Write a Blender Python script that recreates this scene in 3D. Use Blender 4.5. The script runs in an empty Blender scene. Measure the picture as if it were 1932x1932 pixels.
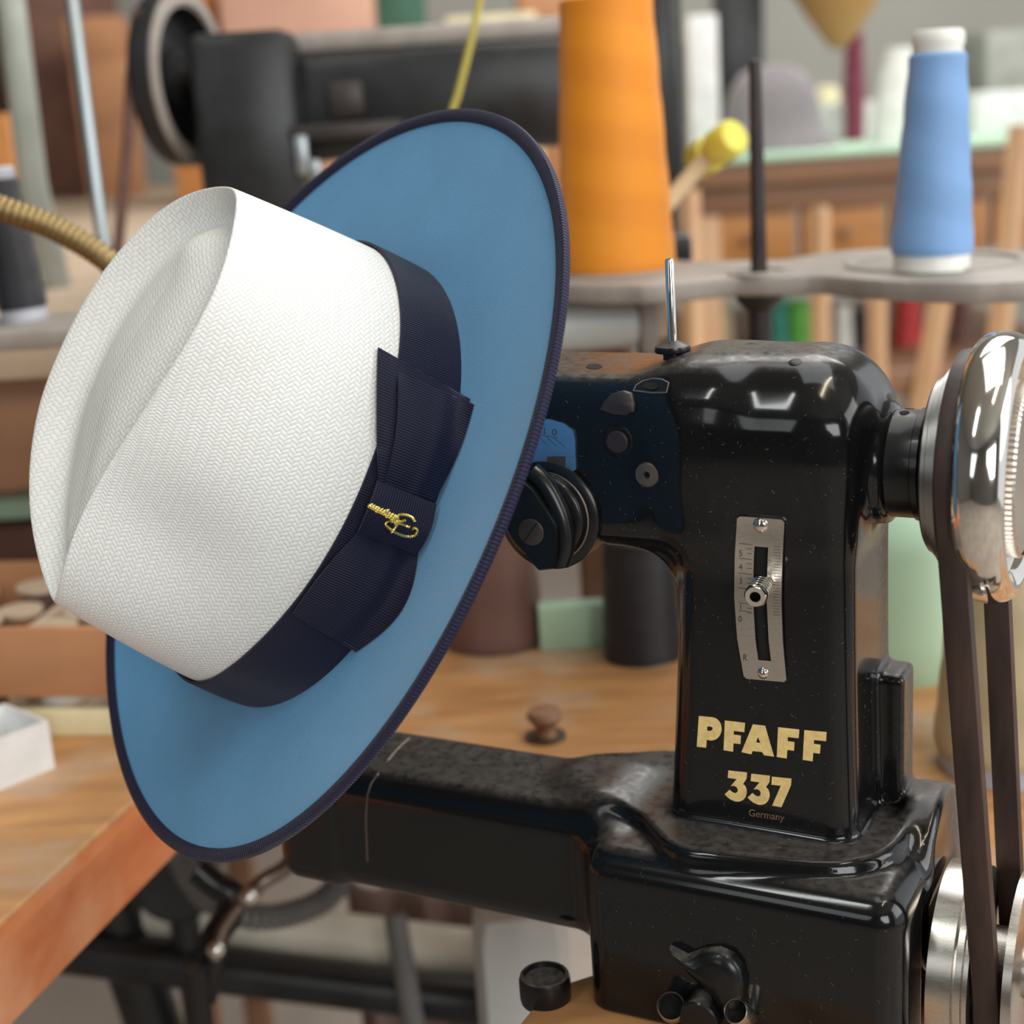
import bpy, bmesh, math, random
import numpy as np
from mathutils import Vector, Matrix
from mathutils.bvhtree import BVHTree
random.seed(7)
SC = bpy.context.scene
COL = SC.collection
PI = math.pi

# ------------------------------------------------------------------ camera
FPX = 2800.0
PITCH, ROLL, TH = math.radians(15), math.radians(3.7), math.radians(28)
CAM = Vector((0, 0, 1.13))
FW = Vector((0, math.cos(PITCH), -math.sin(PITCH)))
_R = Vector((1, 0, 0)); _U = Vector((0, math.sin(PITCH), math.cos(PITCH)))
RC = _R * math.cos(ROLL) - _U * math.sin(ROLL)
UC = _R * math.sin(ROLL) + _U * math.cos(ROLL)
cd = bpy.data.cameras.new('camera'); cam = bpy.data.objects.new('camera', cd); COL.objects.link(cam)
cam.matrix_world = Matrix((( RC.x, UC.x, -FW.x, CAM.x), (RC.y, UC.y, -FW.y, CAM.y), (RC.z, UC.z, -FW.z, CAM.z), (0, 0, 0, 1)))
cd.sensor_width = 36.0; cd.lens = FPX / 1932 * 36.0
cd.clip_start = 0.02; cd.clip_end = 60
cd.dof.use_dof = True; cd.dof.focus_distance = 0.605; cd.dof.aperture_fstop = cd.lens / 8.2
SC.camera = cam

# ------------------------------------------------------------------ world, daylight, exposure
w = bpy.data.worlds.new('world'); SC.world = w; w.use_nodes = True
bg = w.node_tree.nodes['Background']; bg.inputs[0].default_value = (0.93, 0.97, 1.0, 1); bg.inputs[1].default_value = 0.75
def area(name, loc, target, sx, sy, power, col=(1, 1, 1)):
    l = bpy.data.lights.new(name, 'AREA'); l.shape = 'RECTANGLE'; l.size = sx; l.size_y = sy; l.energy = power; l.color = col
    o = bpy.data.objects.new(name, l); COL.objects.link(o); o.location = loc
    o.rotation_euler = (Vector(target) - Vector(loc)).to_track_quat('-Z', 'Y').to_euler()
    return o
area('window_light', (2.6, -0.2, 2.0), (0.0, 0.7, 0.95), 1.8, 1.6, 33, (1, 0.99, 0.96))       # tall window to the right of the photographer
area('skylight', (0.5, 1.0, 2.75), (0.2, 1.0, 0.9), 1.6, 1.2, 13, (0.95, 0.98, 1.0))          # rooflight over the benches
area('back_window_light', (0.9, 3.0, 2.75), (0.4, 3.4, 0.9), 2.4, 1.4, 50, (1, 0.98, 0.94))
area('front_fill_light', (0.75, -2.45, 1.75), (0.0, 0.7, 1.0), 1.5, 1.3, 40, (0.97, 0.99, 1.0))   # unseen fill added behind the camera to brighten the machine front
area('corner_highlight_light', (-2.35, -2.5, 2.0), (0.0, 0.6, 1.0), 1.2, 1.3, 9, (0.95, 0.99, 1.0))  # unseen light added for a highlight along the base edge
area('front_highlight_light', (-1.0, -0.35, 2.80), (-0.6, 0.0, 0.9), 0.14, 1.3, 9, (0.95, 1.0, 0.97))  # unseen overhead strip, added to put bright glints on the black lacquer
area('ceiling_tube_light', (0.75, 0.2, 2.7), (0.3, 0.5, 0.9), 1.2, 0.05, 6, (1, 0.86, 0.6))    # warm tube lamp
vs = SC.view_settings; vs.view_transform = 'Standard'; vs.look = 'None'; vs.gamma = 1; vs.use_curve_mapping = False; vs.exposure = 0.30

# ------------------------------------------------------------------ helpers: pixels to places
def ray(px, py):
    px, py = float(px), float(py); return FW + (px - 966) / FPX * RC - (py - 966) / FPX * UC
def P(px, py, d): return CAM + d * ray(px, py)
def atz(px, py, z):
    r = ray(px, py); return CAM + ((z - CAM.z) / r.z) * r
def aty(px, py, y):
    r = ray(px, py); return CAM + (y / r.y) * r
XM = Vector((math.cos(TH), -math.sin(TH), 0)); YM = Vector((math.sin(TH), math.cos(TH), 0)); ZM = Vector((0, 0, 1))
OM = P(1440, 1200, .60)
def W(x, y, z): return OM + x * XM + y * YM + z * ZM
def M(px, py, y=0.0):
    r = ray(px, py); t = (y - (CAM - OM).dot(YM)) / r.dot(YM); p = CAM + t * r - OM
    return p.dot(XM), p.dot(ZM)
MM = Matrix(((XM.x, YM.x, 0, OM.x), (XM.y, YM.y, 0, OM.y), (0, 0, 1, OM.z), (0, 0, 0, 1)))   # machine frame
TABLE = 0.75

# ------------------------------------------------------------------ helpers: materials
class NT:
    def __init__(s, name):
        s.m = bpy.data.materials.new(name); s.m.use_nodes = True; s.t = s.m.node_tree; s.b = s.t.nodes['Principled BSDF']
    def n(s, kind, **kw):
        nd = s.t.nodes.new(kind)
        for k, v in kw.items():
            if hasattr(nd, k): setattr(nd, k, v)
            else: nd.inputs[k].default_value = v
        return nd
    def l(s, a, b): s.t.links.new(a, b)
    def math(s, op, a, b=None, c=None):
        nd = s.t.nodes.new('ShaderNodeMath'); nd.operation = op
        for i, v in enumerate((a, b, c)):
            if v is None: continue
            if isinstance(v, (int, float)): nd.inputs[i].default_value = v
            else: s.l(v, nd.inputs[i])
        return nd.outputs[0]
    def mix(s, fac, a, b):
        nd = s.t.nodes.new('ShaderNodeMix'); nd.data_type = 'RGBA'
        for sock, v in ((nd.inputs[0], fac), (nd.inputs[6], a), (nd.inputs[7], b)):
            if isinstance(v, (int, float)): sock.default_value = v
            elif isinstance(v, tuple): sock.default_value = (*v, 1)
            else: s.l(v, sock)
        return nd.outputs[2]
    def noise(s, scale, detail=3, coord='Object', stretch=None):
        tc = s.n('ShaderNodeTexCoord'); o = tc.outputs[coord]
        if stretch:
            mp = s.n('ShaderNodeMapping'); mp.inputs['Scale'].default_value = stretch; s.l(o, mp.inputs[0]); o = mp.outputs[0]
        nz = s.n('ShaderNodeTexNoise'); nz.inputs['Scale'].default_value = scale; nz.inputs['Detail'].default_value = detail
        s.l(o, nz.inputs['Vector']); return nz.outputs[0]
    def ramp(s, v, lo, hi):
        nd = s.n('ShaderNodeMapRange'); nd.inputs[1].default_value = lo; nd.inputs[2].default_value = hi; s.l(v, nd.inputs[0]); return nd.outputs[0]
    def bump(s, h, dist, strength=1.0):
        nd = s.n('ShaderNodeBump'); nd.inputs['Strength'].default_value = strength; nd.inputs['Distance'].default_value = dist
        s.l(h, nd.inputs['Height']); s.l(nd.outputs[0], s.b.inputs['Normal'])
    def set(s, **kw):
        for k, v in kw.items(): s.b.inputs[k.replace('_', ' ')].default_value = v
        return s
def plain(name, c, rough=.5, metal=0.0, var=.12, scale=25, coat=0.0, bump=0.0, stretch=None):
    t = NT(name); t.set(Roughness=rough, Metallic=metal)
    if coat: t.b.inputs['Coat Weight'].default_value = coat
    nz = t.noise(scale, 3, stretch=stretch)
    col = t.mix(t.ramp(nz, .3, .7), tuple(x * (1 - var) for x in c), tuple(min(1, x * (1 + var)) for x in c))
    t.l(col, t.b.inputs['Base Color'])
    if bump: t.bump(nz, bump)
    return t.m
def wood(name, c1, c2, scale=9, stretch=(1, 9, 9), rough=.5, bump=.0008, c3=None):
    t = NT(name); t.set(Roughness=rough)
    a = t.noise(scale, 6, stretch=stretch); b = t.noise(scale * .35, 3)
    f = t.math('ADD', t.math('MULTIPLY', t.ramp(a, .3, .7), .65), t.math('MULTIPLY', t.ramp(b, .35, .65), .35))
    col = t.mix(f, c1, c2)
    if c3: col = t.mix(t.math('MULTIPLY', t.ramp(t.noise(13, 5), .48, .66), .75), col, c3)
    t.l(col, t.b.inputs['Base Color']); t.bump(a, bump); return t.m
def steel(name, c=(.62, .6, .57), rough=.22, var=.15, stretch=(3, 3, 40)):
    t = NT(name); t.set(Metallic=1.0)
    nz = t.noise(60, 3, stretch=stretch)
    t.l(t.mix(nz, tuple(x * (1 - var) for x in c), tuple(min(1, x * (1 + var)) for x in c)), t.b.inputs['Base Color'])
    r = t.math('ADD', t.math('MULTIPLY', nz, .12), rough - .06); t.l(r, t.b.inputs['Roughness']); return t.m

def lacquer(name, rough=.13, dust=.5):
    t = NT(name); t.set(Roughness=rough); t.b.inputs['Coat Roughness'].default_value = .06
    t.b.inputs['Specular IOR Level'].default_value = .34
    g = t.n('ShaderNodeNewGeometry'); sx = t.n('ShaderNodeSeparateXYZ'); t.l(g.outputs['Normal'], sx.inputs[0])
    up = t.ramp(sx.outputs[2], .80, 1.0)
    n1 = t.ramp(t.noise(260, 8), .15, .85); n2 = t.ramp(t.noise(1100, 2), .68, .76); n3 = t.ramp(t.noise(35, 4), .45, .7)
    oc = t.n('ShaderNodeTexCoord'); so = t.n('ShaderNodeSeparateXYZ'); t.l(oc.outputs['Object'], so.inputs[0])
    backd = t.math('MULTIPLY', t.math('MULTIPLY', t.ramp(so.outputs[1], .012, .035), t.ramp(so.outputs[0], .030, .045)), t.math('MULTIPLY', n1, 1.1))     # lint gathers at the back of the column
    fac = t.math('MINIMUM', t.math('ADD', backd, t.math('ADD', t.math('MULTIPLY', up, t.math('MULTIPLY', n1, dust)), t.math('MULTIPLY', t.math('MULTIPLY', n2, n3), .7 * dust))), .8)
    t.l(t.mix(fac, (.0055, .0058, .0065), (.22, .19, .17)), t.b.inputs['Base Color'])
    t.l(t.math('ADD', t.math('MULTIPLY', fac, .8), rough), t.b.inputs['Roughness'])
    t.l(t.math('MAXIMUM', t.math('SUBTRACT', .18, t.math('MULTIPLY', fac, .6)), 0.0), t.b.inputs['Coat Weight'])
    return t.m

def weave_mat(name):
    """2/2 twill plaited straw: strands over two, drawn as relief from the UVs (metres)."""
    t = NT(name); t.set(Roughness=.42); t.b.inputs['Sheen Weight'].default_value = .15
    uv = t.n('ShaderNodeUVMap'); mp = t.n('ShaderNodeMapping'); mp.inputs['Scale'].default_value = (1 / .00168,) * 3
    mp.inputs['Rotation'].default_value = (0, 0, math.radians(38)); t.l(uv.outputs[0], mp.inputs[0])
    wob = t.n('ShaderNodeTexNoise'); wob.inputs['Scale'].default_value = .35; wob.inputs['Detail'].default_value = 2; t.l(mp.outputs[0], wob.inputs['Vector'])
    sx = t.n('ShaderNodeSeparateXYZ'); t.l(mp.outputs[0], sx.inputs[0])
    wv = t.math('MULTIPLY', wob.outputs[0], .5)
    u = t.math('ADD', sx.outputs[0], wv); v = t.math('SUBTRACT', sx.outputs[1], wv)
    fu, fv = t.math('FRACT', u), t.math('FRACT', v); iu, iv = t.math('FLOOR', u), t.math('FLOOR', v)
    ph = t.math('FLOORED_MODULO', t.math('SUBTRACT', iu, iv), 4.0)
    hor = t.math('LESS_THAN', ph, 1.5)
    su = t.math('SINE', t.math('MULTIPLY', fu, PI)); sv = t.math('SINE', t.math('MULTIPLY', fv, PI))
    lh = t.math('SINE', t.math('MULTIPLY', t.math('DIVIDE', t.math('ADD', ph, fu), 2.0), PI))
    # vertical strand: covers ph 2,3 ; along v the phase falls
    pv = t.math('SUBTRACT', 4.0, ph)      # 2 or 1
    lv = t.math('SINE', t.math('MULTIPLY', t.math('DIVIDE', t.math('ADD', t.math('SUBTRACT', pv, 1.0), fv), 2.0), PI))
    hh = t.math('MULTIPLY', t.math('POWER', t.math('MAXIMUM', sv, .001), .5), t.math('POWER', t.math('MAXIMUM', lh, .001), .45))
    hv = t.math('MULTIPLY', t.math('POWER', t.math('MAXIMUM', su, .001), .5), t.math('POWER', t.math('MAXIMUM', lv, .001), .45))
    h = t.math('ADD', t.math('MULTIPLY', hor, hh), t.math('MULTIPLY', t.math('SUBTRACT', 1.0, hor), hv))
    rnd = t.n('ShaderNodeTexWhiteNoise'); rnd.noise_dimensions = '2D'
    cb = t.n('ShaderNodeCombineXYZ')
    t.l(t.math('ADD', t.math('MULTIPLY', hor, iv), t.math('MULTIPLY', t.math('SUBTRACT', 1.0, hor), iu)), cb.inputs[0]); t.l(hor, cb.inputs[1]); t.l(cb.outputs[0], rnd.inputs['Vector'])
    base = t.mix(rnd.outputs[0], (.82, .825, .80), (.87, .875, .86))
    t.l(t.mix(t.ramp(h, .0, .45), (.58, .575, .54), base), t.b.inputs['Base Color'])
    t.bump(h, .00036, .62); return t.m

def ribbed(name, c, pitch=.0011, axis=0, amp=.00035, rough=.6, contrast=.5):
    t = NT(name); t.set(Roughness=rough); t.b.inputs['Sheen Weight'].default_value = .12; t.b.inputs['Sheen Roughness'].default_value = .35
    t.b.inputs['Specular IOR Level'].default_value = .25
    uv = t.n('ShaderNodeUVMap'); sx = t.n('ShaderNodeSeparateXYZ'); t.l(uv.outputs[0], sx.inputs[0])
    s = t.math('SINE', t.math('MULTIPLY', sx.outputs[axis], 2 * PI / pitch)); h = t.math('MULTIPLY', t.math('ADD', s, 1.0), .5)
    t.l(t.mix(h, tuple(x * (1 - contrast) for x in c), tuple(x * (1 + contrast) for x in c)), t.b.inputs['Base Color'])
    t.bump(h, amp, .8); return t.m

def felt(name, c):
    t = NT(name); t.set(Roughness=.85); t.b.inputs['Sheen Weight'].default_value = .25; t.b.inputs['Sheen Roughness'].default_value = .5
    t.b.inputs['Specular IOR Level'].default_value = .2
    a = t.noise(1500, 3); b = t.noise(18, 3)
    f = t.math('ADD', t.math('MULTIPLY', t.ramp(a, .3, .7), .5), t.math('MULTIPLY', t.ramp(b, .3, .7), .5))
    t.l(t.mix(f, tuple(x * .86 for x in c), tuple(min(1, x * 1.12) for x in c)), t.b.inputs['Base Color']); t.bump(a, .00025, .5); return t.m

def thread_mat(name, c, rough=.45, sheen=.08):
    t = NT(name); t.set(Roughness=rough); t.b.inputs['Sheen Weight'].default_value = sheen
    tc = t.n('ShaderNodeTexCoord'); sx = t.n('ShaderNodeSeparateXYZ'); t.l(tc.outputs['Object'], sx.inputs[0])
    at = t.math('ARCTAN2', sx.outputs[1], sx.outputs[0])
    hz = t.math('SINE', t.math('ADD', t.math('MULTIPLY', sx.outputs[2], 2 * PI / .0007), t.math('MULTIPLY', at, 3.0)))
    band = t.math('SINE', t.math('ADD', t.math('MULTIPLY', sx.outputs[2], 2 * PI / .046), t.math('MULTIPLY', at, 1.0)))
    f = t.math('ADD', t.math('MULTIPLY', t.math('ADD', hz, 1), .2), t.math('MULTIPLY', t.ramp(band, -.6, .6), .38))
    t.l(t.mix(f, tuple(x * .86 for x in c), tuple(min(1, x * 1.12) for x in c)), t.b.inputs['Base Color']); t.bump(hz, .0002, .5); return t.m

MAT = dict(
    black=lacquer('black_lacquer'), blackmatt=lacquer('black_oxide', .32, .7), blackfar=plain('dark_casting', (.012, .013, .014), .38, scale=30, var=.5),
    straw=weave_mat('plaited_straw'), blue=felt('blue_felt', (.112, .322, .57)),
    ribbon=ribbed('navy_grosgrain', (.0092, .0100, .031)), ribbon_knot=ribbed('navy_grosgrain_knot', (.0092, .0100, .031), axis=1), binding=ribbed('navy_binding', (.0125, .0125, .042), pitch=.0016, amp=.0004, contrast=.3),
    gold=plain('gold_leaf', (.95, .66, .27), .45, 0.0, .12, 400), goldthread=steel('gold_thread', (.95, .70, .22), .3), goldworn=plain('worn_gold', (.22, .14, .06), .6, 0, .5, 900),
    chrome=steel('chrome', (.78, .74, .69), .09, .05), steel=steel('brushed_steel', (.62, .58, .53), .28), steelbluerefl=steel('steel_blue_reflection', (.36, .60, .92), .38),  # blue of the index plate steel is the brim's reflection, painted in
    browns=steel('oxidised_steel', (.24, .19, .16), .45), brass=steel('aged_brass', (.33, .235, .11), .48), engraved=plain('engraved_ink', (.05, .04, .035), .7),
    leather=plain('brown_leather', (.040, .020, .015), .5, 0, .5, 120, bump=.0004, stretch=(1, 1, .2)), holes=plain('dark_hole', (.004, .004, .004), .9),
    dustring=plain('lint', (.16, .13, .12), 1.0, 0, .5, 300),
    bench=wood('bench_wood', (.32, .145, .055), (.64, .33, .125), 7, (2, 8, 8), c3=(.46, .36, .27)), benchedge=wood('bench_edge_wood', (.46, .10, .025), (.66, .24, .09), 6, (9, 2.5, 9), c3=(.68, .33, .17)),
    orange=thread_mat('orange_thread', (1.0, .32, .012)), bluet=thread_mat('blue_thread', (.22, .42, .78)), blackt=thread_mat('black_thread', (.014, .014, .022)), brownt=thread_mat('brown_thread', (.16, .075, .06)),
    creamt=thread_mat('cream_thread', (.55, .46, .28)), winet=thread_mat('wine_thread', (.22, .02, .06)), redt=thread_mat('red_thread', (.6, .05, .05)), greent=thread_mat('green_thread', (.12, .45, .07)), tealt=thread_mat('teal_thread', (.04, .28, .22)),
    whitep=plain('white_plastic', (.80, .80, .76), .4), greyp=plain('grey_plastic', (.45, .46, .52), .45), iron=plain('grey_cast_iron', (.33, .29, .26), .5, 0, .12, 40),
    irondark=plain('dark_iron', (.030, .021, .020), .45, 0, .3, 60), postgrey=plain('grey_green_paint', (.36, .38, .34), .5), rod=steel('pale_rod', (.42, .47, .49), .4),
    beige=plain('beige_board', (.62, .48, .35), .7, 0, .1, 4), card=plain('brown_card', (.52, .25, .12), .75, 0, .25, 8), carddark=plain('dark_card', (.16, .075, .05), .75, 0, .3, 8), salmon=plain('salmon_card', (.60, .34, .25), .7, 0, .15, 6), orangecard=plain('orange_card', (.62, .26, .08), .7),
    mint=plain('mint_board', (.45, .66, .49), .6, 0, .04, 5), pink=plain('rose_cloth', (.50, .20, .20), .8, 0, .15, 12), greenb=plain('bright_green', (.02, .42, .08), .5),
    tablewood=wood('table_wood', (.20, .10, .055), (.33, .17, .09), 5, (1, 6, 6)), drawerwood=wood('drawer_wood', (.42, .17, .04), (.56, .25, .07), 5, (1, 6, 6)), slat=wood('pale_slat', (.56, .32, .17), (.70, .43, .24), 8, (6, 6, 1)),
    cream=plain('cream_foam', (.78, .70, .45), .8), greyfelt=felt('grey_felt', (.21, .19, .20)), pulleysteel=steel('dull_steel', (.26, .25, .24), .35), ochre=felt('ochre_felt', (.46, .25, .09)), white=plain('white_card', (.80, .80, .80), .6),
    yellow=plain('yellow_paint', (.72, .66, .10), .35), handle=plain('pale_handle', (.70, .55, .34), .6), yellowthread=plain('yellow_thread', (.48, .40, .07), .6), darkgreen=plain('dark_green', (.03, .11, .07), .6),
    floor=plain('dusty_floor', (.44, .38, .33), .85, 0, .15, 3), wall=plain('wall_paint', (.36, .355, .32), .9, 0, .06, 2), tubebeige=plain('beige_tube', (.70, .66, .54), .45), hose=plain('grey_hose', (.15, .145, .14), .5),
    walldark=plain('dark_wall_paint', (.15, .145, .135), .9, 0, .06, 2),
    cloth=plain('brown_cloth', (.24, .16, .14), .95, 0, .25, 14, bump=.002), motor=plain('pale_grey_casing', (.58, .60, .58), .4, 0, .05, 6),
)

# ------------------------------------------------------------------ helpers: objects
def tag(o, label=None, cat=None, group=None, kind=None):
    for k, v in (('label', label), ('category', cat), ('group', group), ('kind', kind)):
        if v: o[k] = v
    return o
def thing(name, label, cat, loc, group=None, rot=None):
    o = bpy.data.objects.new(name, None); COL.objects.link(o); o.empty_display_size = .02
    o.matrix_world = Matrix.Translation(loc) @ (rot if rot else Matrix.Identity(4))
    return tag(o, label, cat, group)
def worldm(o):
    m = o.matrix_basis.copy()
    return worldm(o.parent) @ m if o.parent else m
class MB:
    """collects shapes given in world space (or through a matrix) and links them as one mesh object"""
    def __init__(s): s.v = []; s.f = []; s.uv = {}
    def add(s, vs, fs, mat=None):
        b = len(s.v)
        s.v += [tuple((mat @ Vector(v)) if mat else v) for v in vs]; s.f += [tuple(i + b for i in f) for f in fs]; return s
    def box(s, c, size, mat=None, bev=0.0):
        x, y, z = (q / 2 for q in size)
        bm = bmesh.new(); bmesh.ops.create_cube(bm, size=1.0)
        for v in bm.verts: v.co = Vector((v.co.x * 2 * x, v.co.y * 2 * y, v.co.z * 2 * z))
        if bev: bmesh.ops.bevel(bm, geom=bm.edges[:], offset=bev, segments=2, affect='EDGES', profile=.5)
        bm.verts.index_update()
        T = (mat if mat else Matrix.Identity(4)) @ Matrix.Translation(c)
        s.add([v.co.copy() for v in bm.verts], [[v.index for v in f.verts] for f in bm.faces], T); bm.free(); return s
    def lathe(s, prof, mat=None, n=48, cap=True):
        vs, fs = [], []
        for r, z in prof:
            for k in range(n): a = 2 * PI * k / n; vs.append((r * math.cos(a), r * math.sin(a), z))
        for i in range(len(prof) - 1):
            for k in range(n): k2 = (k + 1) % n; fs.append((i * n + k, i * n + k2, (i + 1) * n + k2, (i + 1) * n + k))
        if cap and prof[0][0] > 1e-6: fs.append(tuple(range(n - 1, -1, -1)))
        if cap and prof[-1][0] > 1e-6: fs.append(tuple((len(prof) - 1) * n + k for k in range(n)))
        return s.add(vs, fs, mat)
    def tube(s, pts, r, n=10, caps=True):
        pts = [Vector(p) for p in pts]; rr = r if isinstance(r, (list, tuple)) else [r] * len(pts)
        vs, fs = [], []; up = None
        for i, p in enumerate(pts):
            t = (pts[min(i + 1, len(pts) - 1)] - pts[max(i - 1, 0)]).normalized()
            if up is None: up = Vector((0, 0, 1)) if abs(t.z) < .9 else Vector((1, 0, 0))
            a = (up - t * up.dot(t)).normalized(); b = t.cross(a); up = a
            for k in range(n): q = 2 * PI * k / n; vs.append(p + (a * math.cos(q) + b * math.sin(q)) * rr[i])
        for i in range(len(pts) - 1):
            for k in range(n): k2 = (k + 1) % n; fs.append((i * n + k, i * n + k2, (i + 1) * n + k2, (i + 1) * n + k))
        if caps: fs.append(tuple(range(n - 1, -1, -1))); fs.append(tuple((len(pts) - 1) * n + k for k in range(n)))
        return s.add(vs, fs)
    def prism(s, poly, h, mat=None, bev=0.0):
        """polygon in local xy, extruded from z=0 to z=h"""
        bm = bmesh.new(); vv = [bm.verts.new((x, y, 0)) for x, y in poly]; f = bm.faces.new(vv); bm.normal_update()
        if f.normal.z > 0: f.normal_flip()
        e = bmesh.ops.extrude_face_region(bm, geom=[f]); bmesh.ops.translate(bm, vec=(0, 0, h), verts=[g for g in e['geom'] if isinstance(g, bmesh.types.BMVert)])
        if bev: bmesh.ops.bevel(bm, geom=bm.edges[:], offset=bev, segments=2, affect='EDGES', profile=.5)
        bm.verts.index_update(); s.add([v.co.copy() for v in bm.verts], [[v.index for v in g.verts] for g in bm.faces], mat); bm.free(); return s
    def build(s, name, mat, parent=None, smooth=40, uvs=None, label=None):
        me = bpy.data.meshes.new(name); o = bpy.data.objects.new(name, me); COL.objects.link(o)
        if parent: o.parent = parent; inv = worldm(parent).inverted(); vs = [inv @ Vector(v) for v in s.v]
        else:
            c = Vector((sum(v[0] for v in s.v) / len(s.v), sum(v[1] for v in s.v) / len(s.v), min(v[2] for v in s.v))); o.location = c
            vs = [Vector(v) - c for v in s.v]
        me.from_pydata(vs, [], s.f); me.materials.append(MAT[mat]); me.update()
        bm = bmesh.new(); bm.from_mesh(me); bmesh.ops.recalc_face_normals(bm, faces=bm.faces) if not uvs else None; bm.to_mesh(me); bm.free()
        if smooth:
            for p in me.polygons: p.use_smooth = True
            me.set_sharp_from_angle(angle=math.radians(smooth))
        if uvs:
            ul = me.uv_layers.new(name='UVMap')
            for p in me.polygons:
                for li in p.loop_indices: ul.data[li].uv = uvs(p, me.loops[li].vertex_index)
        if label: o['label'] = label
        return o
def axis_matrix(origin, z, xhint=Vector((0, 0, 1))):
    z = Vector(z).normalized(); x = (xhint - z * xhint.dot(z)).normalized(); y = z.cross(x)
    return Matrix(((x.x, y.x, z.x, origin[0]), (x.y, y.y, z.y, origin[1]), (x.z, y.z, z.z, origin[2]), (0, 0, 0, 1)))
def smooth_path(pts, n=8):
    pts = [Vector(p) for p in pts]; out = []
    for i in range(len(pts) - 1):
        p0, p1, p2, p3 = pts[max(i - 1, 0)], pts[i], pts[i + 1], pts[min(i + 2, len(pts) - 1)]
        for k in range(n):
            t = k / n; out.append(.5 * ((2 * p1) + (p2 - p0) * t + (2 * p0 - 5 * p1 + 4 * p2 - p3) * t * t + (3 * p1 - p0 - 3 * p2 + p3) * t ** 3))
    out.append(pts[-1]); return out
def rotz(a): return Matrix.Rotation(a, 4, 'Z')

# ================================================================== the hat
HA = Vector((-.6938, -.5040, .5144)).normalized(); HF = Vector((-.4096, -.3113, -.8575)); HF = (HF - HA * HF.dot(HA)).normalized(); HL = HA.cross(HF)
HC = P(574.2, 878.4, .665)
HM = Matrix(((HF.x, HL.x, HA.x, HC.x), (HF.y, HL.y, HA.y, HC.y), (HF.z, HL.z, HA.z, HC.z), (0, 0, 0, 1)))   # hat frame: front, left, up
def bspline(ctrl, n, closed=False):
    c = np.array(ctrl, float); m = len(c)
    if closed: c = np.vstack([c[-1], c, c[0], c[1]]); segs = m
    else: c = np.vstack([2 * c[0] - c[1], c, 2 * c[-1] - c[-2]]); segs = m - 1
    u = np.linspace(0, segs, n, endpoint=not closed); i = np.minimum(u.astype(int), segs - 1); t = (u - i)[:, None]
    return ((1 - t) ** 3 * c[i] + (3 * t ** 3 - 6 * t ** 2 + 4) * c[i + 1] + (-3 * t ** 3 + 3 * t ** 2 + 3 * t + 1) * c[i + 2] + t ** 3 * c[i + 3]) / 6
RIDGE = [(.0935, .000, .0855), (.088, .0095, .0905), (.077, .017, .0955), (.060, .0225, .0995), (.041, .0285, .1005), (.0214, .0365, .1005), (.000, .0455, .1000), (-.027, .0555, .0985), (-.050, .0570, .0970),
         (-.073, .0450, .0945), (-.090, .0240, .0885), (-.0965, .000, .0835), (-.092, -.024, .0875), (-.079, -.042, .0925), (-.052, -.0545, .0985), (-.027, -.0575, .1015), (.000, -.056, .1035), (.020, -.053, .1035), (.045, -.042, .1015), (.066, -.030, .0965), (.083, -.0145, .0900)]
NU = 360
ridge = bspline(RIDGE, NU, True)
BF, BL = .1045, .0835
ang = np.unwrap(np.arctan2(ridge[:, 1] / BL, ridge[:, 0] / BF))
ang = ang * .75 + (np.linspace(0, 2 * PI, NU, endpoint=False)) * .25
def base_pt(a, k=1.0): return (.003 + BF * k * np.cos(a), BL * k * np.sin(a))
def base_h(a): return -.0125 + .0015 * np.cos(2 * a)
def wall(i_or_a, t, off=0.0):
    """point on the crown wall; angle array a, t 0 at the brim .. 1 at the ridge"""
    a = i_or_a
    k = np.interp(a % (2 * PI), *_angtab)
    i0 = np.floor(k).astype(int) % NU; fr = k - np.floor(k)
    R = ridge[i0] * (1 - fr)[:, None] + ridge[(i0 + 1) % NU] * fr[:, None]
    bx, by = base_pt(a); wgt = np.clip(t, 0, None) ** 1.45 if np.isscalar(t) else np.clip(t, 0, None) ** 1.45
    x = bx * (1 - wgt) + R[:, 0] * wgt; y = by * (1 - wgt) + R[:, 1] * wgt
    # front pinches: hollow on either side of the nose
    d = (np.minimum(abs(a % (2 * PI) - .82), abs((2 * PI - a % (2 * PI)) - .82)))
    pin = .0075 * np.exp(-(d / .38) ** 2) * np.exp(-((t - .66) / .27) ** 2)
    nx, ny = np.cos(a) / BF, np.sin(a) / BL; nn = np.hypot(nx, ny); nx, ny = nx / nn, ny / nn
    x = x - nx * pin + nx * off; y = y - ny * pin + ny * off
    bh = base_h(a); z = bh + (R[:, 2] - bh) * t
    return np.stack([x, y, z], 1)
_o = np.argsort(ang % (2 * PI)); _aa = (ang % (2 * PI))[_o]; _ii = np.arange(NU)[_o].astype(float)
_angtab = (np.concatenate([[_aa[-1] - 2 * PI], _aa, [_aa[0] + 2 * PI]]), np.concatenate([[_ii[0] - 1], np.arange(NU) + _ii[0], [NU + _ii[0]]]))
def hatpts(A): return [HM @ Vector(p) for p in A]

hat = thing('fedora_hat', 'white woven straw fedora with blue brim and navy bow, hung on the sewing machine', 'hat', HC + HA * -.0125)
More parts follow.
